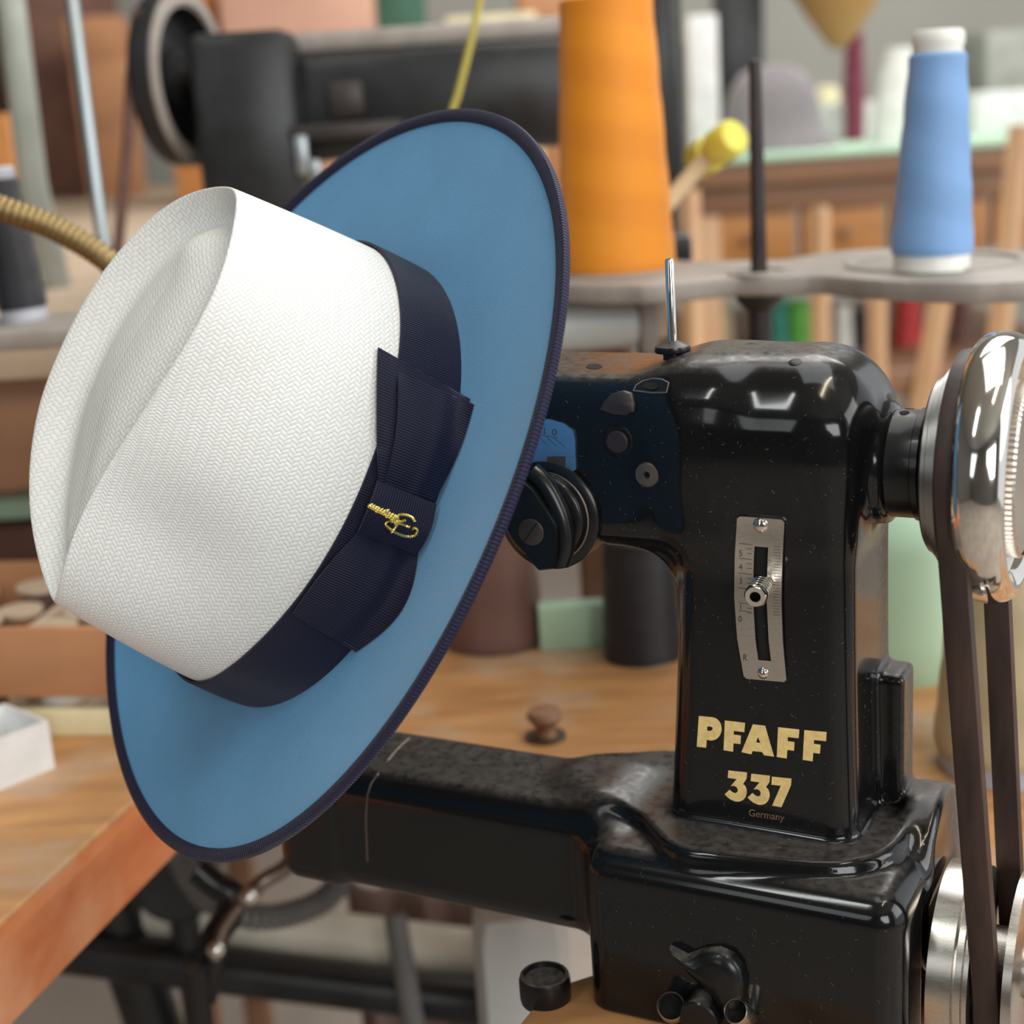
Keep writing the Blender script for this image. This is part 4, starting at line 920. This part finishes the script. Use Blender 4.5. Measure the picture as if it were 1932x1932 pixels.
# --- crate of bobbins and white carton on the left of the bench
cr = atz(95, 1395, TABLE); ca = math.radians(-9); CR = Matrix.Translation(cr + Vector((0, .01, 0))) @ rotz(ca)
t = thing('wooden_crate', 'shallow orange wooden crate of bobbins on the bench, left behind the hat brim', 'crate', cr + Vector((0, .01, 0)), rot=rotz(ca))
ch = .066
for nme, c, sz, m in (('crate_front', (-.03, 0, .018 + ch / 2), (.21, .006, ch - .018), 'card'), ('crate_back', (-.03, .16, ch / 2 + .006), (.21, .006, ch), 'card'), ('crate_side', (.073, .08, ch / 2 + .004), (.006, .154, ch - .008), 'card'), ('crate_side', (-.133, .08, ch / 2 + .004), (.006, .154, ch - .008), 'card'), ('crate_floor', (-.03, .08, .006), (.20, .15, .006), 'beige'), ('crate_skirt', (-.03, -.001, .009), (.206, .007, .018), 'cream'), ('divider', (-.03, .08, .035), (.004, .15, .05), 'beige')):
    mb = MB(); mb.box(c, sz, CR, .001); mb.build(nme, m, t)
random.seed(3); kb_ = 0
for i in range(4):
    for j in range(3):
        q = CR @ Vector((-.11 + i * .052 + (.006 if j % 2 else 0), .030 + j * .046, .009)); rr_ = .0155 + .002 * random.random(); hh = .050 + .014 * random.random()
        kd = ('creamt', 'brownt', 'whitep', 'card')[(i + 2 * j) % 4]; nmk = {'creamt': 'cream', 'brownt': 'brown', 'whitep': 'white', 'card': 'tan'}[kd]
        tb = thing('bobbin', '%s thread bobbin in the wooden crate, %s row, %s from the left' % (nmk, ('front', 'middle', 'back')[j], ('first', 'second', 'third', 'last')[i]), 'bobbin', q, group='bobbins in the wooden crate')
        mb = MB(); mb.lathe([(rr_ * .8, .003), (rr_ * .8, hh - .003)], Matrix.Translation(q), 20); mb.build('thread', kd, tb)
        mb = MB(); mb.lathe([(rr_, 0), (rr_, .003), (rr_ * .3, .0034), (rr_ * .3, hh - .0034), (rr_, hh - .003), (rr_, hh), (rr_ * .3, hh + .0002)], Matrix.Translation(q), 20); mb.build('bobbin_core', 'beige', tb)
wc = atz(0, 1490, TABLE); mb = MB(); W2 = Matrix.Translation(wc) @ rotz(math.radians(48))
t = thing('white_carton', 'open white card carton on the bench at the left edge', 'carton', wc, rot=rotz(math.radians(48)))
for nme, c, sz in (('carton_side', (.0, 0, .016), (.075, .002, .032)), ('carton_side', (.0, .05, .016), (.075, .002, .032)), ('carton_end', (.0375, .025, .016), (.002, .05, .032)), ('carton_end', (-.0375, .025, .016), (.002, .05, .032)), ('carton_floor', (0, .025, .001), (.075, .05, .002))):
    mb = MB(); mb.box(c, sz, W2); mb.build(nme, 'white', t)

# --- raised bench behind with the second machine
ZB = .985
b2 = thing('packing_table', 'beige topped raised table behind the hat carrying the second machine', 'table', Vector((-.5, 2.2, 0)))
mb = MB(); mb.box((-.92, 2.92, ZB - .015), (2.10, 3.56, .03), None, .003); mb.build('table_top', 'beige', b2)
mb = MB(); mb.box((-.62, 1.165, ZB - .075), (1.44, .02, .09), None, .002); mb.build('apron', 'tablewood', b2)
for x, y in ((-1.30, 1.20), (.08, 1.20), (-1.90, 4.6), (.08, 4.6)):
    mb = MB(); leg_box(mb, x, y, .05, 0, ZB - .03); mb.build('table_leg', 'tablewood', b2)
# lower shelf of crates under it seen left of the hat
def bpx(name, x0, y0, x1, y1, d, dep, mat, label, cat, rz=0.0, z0=None, bev=.003, group=None, parts=None):
    a = P((x0 + x1) / 2, y1, d); wd = (x1 - x0) / FPX * d; top = P((x0 + x1) / 2, y0, d).z; zb = a.z if z0 is None else z0
    T = Matrix.Translation((a.x, a.y, zb)) @ rotz(rz); h = top - zb
    if parts:
        t = thing(name, label, cat, Vector((a.x, a.y, zb)), group=group, rot=rotz(rz)); parts(t, T, wd, dep, h, mat); return t
    mb = MB(); mb.box((0, dep / 2, h / 2), (wd, dep, h), T, bev); return tag(mb.build(name, mat), label, cat, group)
def lidbox(t, T, wd, dep, h, mat):
    mb = MB(); mb.box((0, dep / 2, h * .40), (wd, dep, h * .80), T, .003); mb.build('box_body', mat, t)
    mb = MB(); mb.box((0, dep / 2, h * .89), (wd + .006, dep + .006, h * .22), T, .003); mb.build('box_lid', mat if mat != 'carddark' else 'card', t)
shz = P(30, 925, 1.42).z
sh = thing('shelf_rack', 'low wooden rack under the raised table at far left, holding cartons', 'rack', Vector((-.62, 1.5, 0)))
for z, m in ((shz, 'mint'), (shz - .17, 'tablewood')):
    mb = MB(); mb.box((-.62, 1.50, z - .010), (.56, .30, .02), None, .002); mb.build('shelf_board', m, sh)
for x in (-.885, -.355):
    for y in (1.37, 1.63):
        mb = MB(); leg_box(mb, x, y, .03, 0, shz - .02); mb.build('rack_post', 'tablewood', sh)
bpx('carton', -60, 700, 42, 925, 1.40, .14, 'salmon', 'pinkish tan carton with lid on the rack at the left edge', 'carton', z0=shz, parts=lidbox)
bpx('carton', 62, 760, 130, 925, 1.44, .12, 'carddark', 'dark brown carton with lid on the rack, beside the crown', 'carton', z0=shz, parts=lidbox)
bpx('carton', 150, 740, 250, 925, 1.44, .12, 'salmon', 'salmon carton with lid on the rack, behind the crown', 'carton', z0=shz, parts=lidbox)
bpx('carton', -40, 985, 90, 1130, 1.40, .14, 'carddark', 'dark brown carton on the rack shelf below the mint board', 'carton', z0=shz - .17)

# second machine: body, arm, head, handwheel
D2 = 1.36
def p2(px, py, d=D2): return P(px, py, d)
r2 = math.radians(-4)
m2 = thing('sewing_machine', 'large blurred black sewing machine behind the hat, its handwheel at the left', 'sewing machine', Vector((p2(820, 500).x, p2(820, 500).y, ZB)))
def b2x(name, x0, y0, x1, y1, dep, mat, bev=.01, zb=None, dd=0.0, label=None):
    a = p2((x0 + x1) / 2, y1, D2 + dd); wd = (x1 - x0) / FPX * D2; h = p2((x0 + x1) / 2, y0, D2 + dd).z - (a.z if zb is None else zb)
    mb = MB(); mb.box((0, dep / 2, h / 2), (wd, dep, h), Matrix.Translation((a.x, a.y, a.z if zb is None else zb)), bev); return mb.build(name, mat, m2, label=label)
b2x('machine_column', 395, 62, 590, 500, .13, 'blackfar', .012, zb=ZB + .012)
b2x('machine_arm', 560, 82, 1300, 285, .11, 'blackfar', .014)
b2x('arm_cover', 415, 50, 1075, 92, .09, 'iron', .008, label='pale dusty top of the black arm')
b2x('machine_head', 1215, -40, 1300, 350, .12, 'blackfar', .016)
b2x('machine_bed', 380, 470, 1310, 520, .16, 'blackfar', .006, zb=ZB)
b2x('front_ledge', 545, 230, 760, 262, .03, 'irondark', .004, dd=-.03)
b2x('thread_guide', 560, 255, 585, 330, .012, 'rod', .003, dd=-.035); b2x('thread_guide', 585, 300, 607, 340, .012, 'rod', .003, dd=-.035)
b2x('tension_block', 620, 150, 690, 225, .02, 'irondark', .006, dd=-.015)
b2x('needle_clamp', 1240, 340, 1285, 480, .03, 'irondark', .006, dd=.03, zb=ZB + .02)
hc2 = p2(335, 150, D2 + .03); HX = axis_matrix(hc2, Vector((.964, -.267, 0)), ZM); R_ = .078; MAT['wheelm'] = plain('matt_black_wheel', (.012, .012, .014), .6)
mb = MB(); mb.lathe([(.012, -.005), (R_ - .020, -.004), (R_ - .010, -.012), (R_, -.009), (R_ + .002, 0), (R_, .012), (R_ - .010, .015), (R_ - .018, -.010), (.030, -.012), (.028, .006), (0, .008)], HX, 64); mb.build('handwheel', 'wheelm', m2, label='big dark handwheel')
mb = MB(); mb.lathe([(R_ - .0135, .0150), (R_ + .001, .0125), (R_ + .002, .0150), (R_ - .0105, .0168), (R_ - .0105, .0150)], HX, 64, False); mb.build('wheel_rim', 'iron', m2, label='pale worn wheel rim')
mb = MB(); mb.lathe([(.012, 0), (.012, .09)], HX, 20); mb.build('wheel_shaft', 'irondark', m2)
# reddish cord from the handwheel
cb = [p2(262, 20, D2 - .03), p2(247, 150, D2 - .03), p2(240, 280, D2 - .02), p2(222, 480, D2), p2(215, 520, D2)]
cb[-1].z = ZB + .004
mb = MB(); mb.tube(smooth_path(cb, 8), .0055, 8); tag(mb.build('cord', 'brownt', smooth=60), 'thin reddish brown drive cord beside the second machine\'s handwheel', 'cord')
# yellow thread in front of the second machine
yt = [P(912, -60, 1.16), P(905, 0, 1.16), P(893, 60, 1.16), P(876, 130, 1.16), P(862, 185, 1.16), P(855, 205, 1.16), P(850, 260, 1.16), P(845, 400, 1.18)]
yt.append(Vector((yt[-1].x, 1.20, ZB)))
mb = MB(); mb.tube(smooth_path(yt, 6), .0028, 8); tag(mb.build('thread_strand', 'yellowthread', smooth=60), 'yellow thread strand running down above the hat brim', 'thread')
# rod and grey post at the left
def rod_thing(name, pts, r, mat, label, cat):
    mb = MB(); pts = [Vector(p) for p in pts]; mb.tube(pts, r, 14); return tag(mb.build(name, mat, smooth=60), label, cat)
rp = P(192, 440, 1.22); rod_thing('steel_rod', [P(128, -60, 1.22), rp, Vector((rp.x + .004, rp.y + .01, ZB))], .0058, 'rod', 'thin pale steel rod rising behind the crown at upper left', 'rod')
gpst = P(62, 345, 1.5); rod_thing('grey_post', [P(12, -60, 1.5), gpst, Vector((gpst.x + .005, gpst.y + .02, ZB))], .0145, 'postgrey', 'grey green painted post behind the black cone at upper left', 'post')
# crates and cartons at the back left
DB = 4.0
bpx('carton', 42, -60, 262, 345, DB, .35, 'carddark', 'big dark brown carton at upper left behind the rods', 'carton', rz=math.radians(24), z0=ZB)
bpx('carton', 165, 35, 262, 345, DB - .2, .14, 'card', 'orange tan carton with lid right of the dark brown carton', 'carton', rz=math.radians(6), z0=ZB, parts=lidbox)
bpx('carton', -40, 215, 26, 300, 1.7, .08, 'orangecard', 'orange box peeking out at the left edge above the black cone', 'box', z0=ZB)
bpx('carton', 420, -60, 700, 70, 3.0, .25, 'salmon', 'salmon carton behind the second machine', 'carton', z0=ZB)
bpx('carton', 300, -60, 405, 70, 3.05, .2, 'orangecard', 'orange carton behind the second machine\'s handwheel', 'carton', z0=ZB)
bpx('foam_block', 845, 28, 1015, 110, 2.6, .2, 'cream', 'pale cream foam block behind the second machine', 'foam block', z0=ZB)
bpx('storage_bin', 715, -60, 800, 60, 3.2, .2, 'darkgreen', 'dark green storage bin behind the second machine', 'bin', z0=ZB)
bpx('carton', 980, -60, 1075, 60, 3.1, .2, 'card', 'tan carton behind the orange thread cone', 'carton', z0=ZB)
# grey steel tube and bracket just right of the brim
tb = P(1060, 612, 1.09); te = P(1205, 612, 1.09)
t = thing('steel_tube', 'blurred grey steel tube with a bracket, between hat brim and spool pin', 'tube', Vector(((tb.x + te.x) / 2, tb.y, 0)))
TX = axis_matrix(Vector((tb.x - .06, tb.y, (tb.z + te.z) / 2)), Vector((1, 0, 0)), ZM); tl = te.x - tb.x + .06
mb = MB(); mb.lathe([(.016, 0), (.0185, .002), (.0185, tl - .002), (.016, tl), (0, tl)], TX, 32); mb.build('tube_barrel', 'motor', t)
mb = MB(); mb.box((te.x + .006, tb.y, (tb.z + te.z) / 2), (.014, .04, .044), None, .004); mb.build('tube_bracket', 'iron', t)
zt_ = (tb.z + te.z) / 2 - .018
for xx in (tb.x - .046, te.x + .006):
    mb = MB(); mb.box((xx, tb.y, zt_ / 2), (.014, .024, zt_ + .004), None, .002); mb.build('tube_support', 'blackfar', t)

# --- tall cutting table at the back right with drawers, slats and a lower shelf
D3 = 2.55; ZC = P(1640, 292, D3).z; f3 = P(1640, 292, D3)
ct = thing('cutting_table', 'tall wooden cutting table with mint green top at back right', 'table', Vector((1.0, f3.y + .5, 0)))
xa, xb = P(1300, 300, D3).x, P(2080, 300, D3).x
mb = MB(); mb.box(((xa + xb) / 2, f3.y + .55, ZC + .006), (xb - xa, 1.10, .012), None, .002); mb.build('cutting_mat', 'mint', ct, label='mint green cutting surface')
mb = MB(); mb.box(((xa + xb) / 2, f3.y + .55, ZC - .02), (xb - xa, 1.08, .04), None, .003); mb.build('table_top', 'tablewood', ct)
zA = P(1500, 400, D3).z; zD = P(1500, 505, D3).z
mb = MB(); mb.box(((xa + xb) / 2, f3.y + .05, (ZC - .04 + zA) / 2), (xb - xa - .04, .03, ZC - .04 - zA), None, .002); mb.build('apron', 'tablewood', ct)
xs = [P(x, 450, D3).x for x in (1325, 1525, 1700, 1900, 2080)]
for a, b in zip(xs, xs[1:]):
    mb = MB(); mb.box(((a + b) / 2, f3.y + .06, (zA + zD) / 2), (b - a - .012, .03, zA - zD - .006), None, .003); d_ = mb.build('drawer', 'drawerwood', ct)
    mb = MB(); mb.lathe([(.006, 0), (.005, .012), (.011, .020), (.009, .026), (0, .028)], axis_matrix(Vector(((a + b) / 2, f3.y + .045, (zA + zD) / 2)), Vector((0, -1, 0))), 16); mb.build('drawer_knob', 'tablewood', d_)
zS = P(1600, 690, D3 + .1).z
mb = MB(); mb.box(((xa + xb) / 2, f3.y + .45, zS - .012), (xb - xa, .86, .024), None, .003); mb.build('lower_shelf', 'tablewood', ct)
for x in (xa + .03, xb - .03):
    for y in (f3.y + .07, f3.y + 1.0):
        mb = MB(); leg_box(mb, x, y, .055, 0, ZC - .04); mb.build('table_leg', 'slat', ct)
# ladder-back rack of pale posts in front of the table
D4 = 2.25; rk = thing('slat_rack', 'pale wooden rack of upright posts in front of the cutting table', 'rack', Vector((P(1560, 600, D4).x, P(1560, 600, D4).y, 0)))
for (x0, y0, x1, y1, s) in ((1300, 360, 1308, 720, .026), (1547, 390, 1548, 720, .024), (1655, 520, 1655, 740, .024), (1790, 480, 1740, 760, .028), (1925, 240, 1880, 700, .030)):
    a, b = P(x0, y0, D4), P(x1, y1, D4); dr = (b - a) / (a.z - b.z); b = a + dr * a.z
    mb = MB(); mb.tube([a, b], s * .62, 4); mb.build('rack_post', 'slat', rk)
zr = P(1560, 735, D4).z; xa4, xb4 = P(1290, 735, D4).x, P(1920, 735, D4).x
mb = MB(); mb.box(((xa4 + xb4) / 2, P(1560, 735, D4).y + .02, zr), (xb4 - xa4, .02, .04), None, .003); mb.build('rack_rail', 'tablewood', rk)
# spools on the lower shelf
yS = f3.y + .18
for i, (x, w_, hh, m, nm) in enumerate(((1365, 44, .10, 'creamt', 'cream'), (1330, 34, .085, 'blackt', 'black'), (1470, 40, .115, 'tealt', 'teal'), (1508, 52, .10, 'greent', 'bright green'), (1590, 40, .085, 'whitep', 'white'), (1622, 36, .075, 'blackt', 'charcoal'), (1712, 56, .125, 'redt', 'red'), (1812, 40, .10, 'brownt', 'brown'))):
    q = P(x, 690, (yS) / ray(x, 690).y); q = Vector((q.x, yS, zS)); r_ = w_ / FPX * D3 * .5
    cone('thread_cone', 0, 0, 0, r_ * 1.1, r_ * .85, hh, m, '%s thread cone on the lower shelf of the cutting table' % nm, loc=q)
# things standing on the cutting table
def ontable(px, d): q = P(px, 250, d); return Vector((q.x, q.y, ZC + .012))
q = ontable(1458, 2.75); mb = MB(); mb.lathe([(.120, 0), (.116, .012), (.098, .028), (.090, .06), (.080, .105), (.058, .138), (.030, .150), (0, .152)], Matrix.Translation(q), 48); tag(mb.build('felt_hat', 'greyfelt', smooth=60), 'grey domed felt hat body on the cutting table behind the spindle', 'hat body')
q = ontable(1612, 2.95); qb = q
hs = thing('hat_block_stand', 'ochre rounded hat block on a wine red post, top right', 'hat block', q)
zk = P(1590, 76, 2.95).z - q.z
mb = MB(); mb.lathe([(.020, 0), (.021, zk * .5), (.017, zk + .01)], Matrix.Translation(q), 24); mb.build('post', 'winet', hs)
qo = q + Vector((-.03, 0, 0)); mb = MB(); mb.lathe([(0, zk - .02), (.02, zk - .012), (.055, zk + .035), (.088, zk + .085), (.10, zk + .14), (.09, zk + .21), (.05, zk + .25), (0, zk + .26)], Matrix.Translation(qo), 40); mb.build('block', 'ochre', hs)
q = ontable(1695, 2.68); mb = MB(); mb.lathe([(.052, 0), (.050, .02), (.034, .12), (.026, .15), (.026, .165), (0, .166)], Matrix.Translation(q), 32); tag(mb.build('white_cone', 'whitep', smooth=50), 'white plastic cone on the cutting table left of the blue thread', 'cone')
q = ontable(1555, 3.4); mb = MB(); mb.lathe([(.035, 0), (.035, .09), (.028, .11), (.0, .112)], Matrix.Translation(q), 32); tag(mb.build('cream_jar', 'cream', smooth=50), 'pale cream jar on the cutting table below the ochre block', 'jar')
bpx('brown_case', 1362, -60, 1442, 108, 3.0, .12, 'blackfar', 'dark brown case behind the grey hat body', 'case', z0=ZC + .012)
bpx('white_carton', 1302, 30, 1358, 210, 2.6, .08, 'white', 'upright white carton right of the second machine', 'carton', z0=ZC + .012)
bpx('paper_stack', 1480, 195, 1700, 236, 3.0, .22, 'white', 'stack of white paper on the cutting table behind the blue cone', 'paper', z0=ZC + .012)
bpx('paper_stack', 1840, 170, 2010, 236, 2.9, .22, 'white', 'white paper pile on the cutting table right of the blue cone', 'paper', z0=ZC + .012)
bpx('storage_bin', 1860, 55, 2010, 150, 3.5, .3, 'postgrey', 'grey storage bin at the top right corner', 'bin', z0=ZC + .012)
bpx('storage_bin', 1838, 378, 1920, 445, 2.52, .05, 'darkgreen', 'dark green bin hanging under the cutting table, right of blue cone', 'bin') if False else None
# yellow headed brush leaning on the thread stand behind the orange cone
ya, yb = plate_at(1190, 500) + Vector((0, .052, .004)), P(1352, 275, 1.16)
t = thing('mallet', 'yellow headed mallet with pale wooden handle leaning behind the orange cone', 'mallet', ya)
mb = MB(); mb.tube([ya, ya.lerp(yb, .5), yb], [.0068, .0068, .0062], 14); mb.build('handle', 'handle', t)
hd_ = (Vector((.62, -.25, .52))).normalized(); A = axis_matrix(P(1350, 282, 1.16), (P(1395, 255, 1.14) - P(1330, 300, 1.18)), ZM)
mb = MB(); mb.lathe([(.0, -.026), (.012, -.026), (.0145, -.023), (.0145, -.006), (.0115, -.004), (.0115, .002), (.0145, .004), (.0145, .023), (.012, .026), (0, .026)], A, 28); mb.build('mallet_head', 'yellow', t)

# --- below the bench: treadle frame, hoses, motor
sf = thing('treadle_frame', 'black and beige iron stand frame below the bench edge', 'frame', Vector((-.15, 1.15, 0)))
def bar(x0, y0, x1, y1, d, r, mat, name, d1=None, n=12, label=None):
    mb = MB(); mb.tube([P(x0, y0, d), P(x1, y1, d1 or d)], r, n); return mb.build(name, mat, sf, label=label)
bar(90, 1700, 1010, 1812, 1.25, .020, 'tubebeige', 'cross_tube', label='pale beige cross tube')
bar(60, 1785, 1010, 1905, 1.22, .019, 'blackfar', 'cross_bar')
for px in (150, 1010):
    a = P(px, 1760, 1.24); lean_ = -.10 if px == 150 else .0
    mb = MB(); mb.tube([a + Vector((lean_ * -.3, 0, .03)), Vector((a.x + (.12 if px == 150 else 0), a.y, 0))], .024 if px == 150 else .015, 10); mb.build('frame_leg', 'blackfar', sf)
bar(745, 1725, 790, 1990, 1.18, .009, 'hose', 'brake_rod')
ar = [P(372, 1640, 1.0), P(405, 1668, 1.0), P(440, 1690, 1.0), P(430, 1730, 1.0), P(405, 1770, 1.0), P(398, 1820, 1.0), P(385, 1880, 1.0), P(380, 1960, 1.0)]
t = thing('knee_lever', 'dark curved knee lever with chrome fork hanging below the hat brim', 'lever', ar[-1] - Vector((0, 0, .25)))
mb = MB(); mb.tube(smooth_path(ar + [ar[-1] - Vector((0, 0, .60))], 6), .0095, 12); mb.build('lever_arm', 'blackmatt', t)
mb = MB(); mb.tube(smooth_path([P(440, 1700, .99), P(465, 1690, 1.0), P(500, 1660, 1.0), P(540, 1635, 1.01), P(560, 1600, 1.02)], 6), .0055, 10); mb.build('fork_arm', 'browns', t)
mb = MB(); mb.tube(smooth_path([P(405, 1810, .985), P(412, 1780, .985), P(425, 1745, .985), P(455, 1705, .985)], 6), .004, 10); mb.build('lever_strip', 'browns', t)
for px, py in ((470, 1690), (408, 1790)):
    mb = MB(); mb.lathe([(.006, 0), (.006, .003), (.004, .005), (0, .006)], axis_matrix(P(px, py, .982), Vector((0, -1, .2))), 16); mb.build('lever_bolt', 'steel', t)
hz = [P(310, 1560, 1.15), P(350, 1640, 1.14), P(400, 1700, 1.12), P(480, 1730, 1.10), P(560, 1720, 1.10), P(620, 1690, 1.11), P(655, 1630, 1.12), P(660, 1560, 1.13)]
mb = MB(); sp = smooth_path(hz, 22); mb.tube(sp, [.0095 + .0012 * math.cos(k * PI / 2) for k in range(len(sp))], 12); tag(mb.build('ribbed_hose', 'hose', smooth=60), 'grey ribbed hose hanging in a loop below the lower arm', 'hose')
dk = P(335, 1650, 1.2); mb = MB(); mb.lathe([(.030, -.02), (.034, -.016), (.034, .016), (.030, .02), (0, .02)], axis_matrix(dk, Vector((.1, -1, .1))), 32); mb.tube([dk, Vector((dk.x, dk.y + .02, .0))], .012, 8); tag(mb.build('idler_wheel', 'blackfar', smooth=40), 'dark round idler wheel on a stem below the hat brim', 'wheel')
# motor with pale casing
mc = P(985, 1830, 1.0); t = thing('motor', 'pale grey rounded motor casing below the lower arm, left of the base', 'motor', Vector((mc.x, mc.y, 0)))
mb = MB(); hM = P(985, 1712, 1.0).z - .46; mb.box((mc.x, mc.y + .05, .46 + hM / 2), (.066, .10, hM), None, .026); mb.build('motor_casing', 'motor', t)
mb = MB(); mb.box((mc.x, mc.y + .05, .24), (.05, .07, .47), None, .004); mb.build('motor_pillar', 'blackfar', t)
# brown cloth hung on the frame
cv = [(-.075, 0), (.075, .0), (.082, -.13), (.07, -.27), (.02, -.30), (-.05, -.27), (-.085, -.14)]
mb = MB(); cc0 = P(830, 1660, 1.36); N_ = 12
for i in range(N_ + 1):
    for j in range(N_ + 1):
        u, v = i / N_ - .5, j / N_; mb.v.append(tuple(cc0 + Vector((u * .17 * (1 - .1 * v), .012 * math.sin(u * 22 + v * 3) + .01 * v, -v * .34))))
mb.f = [(i * (N_ + 1) + j, (i + 1) * (N_ + 1) + j, (i + 1) * (N_ + 1) + j + 1, i * (N_ + 1) + j + 1) for i in range(N_) for j in range(N_)]
o = mb.build('hanging_cloth', 'cloth', smooth=80); tag(o, 'brown cloth hanging behind the frame below the lower arm', 'cloth'); md = o.modifiers.new('t', 'SOLIDIFY'); md.thickness = .004
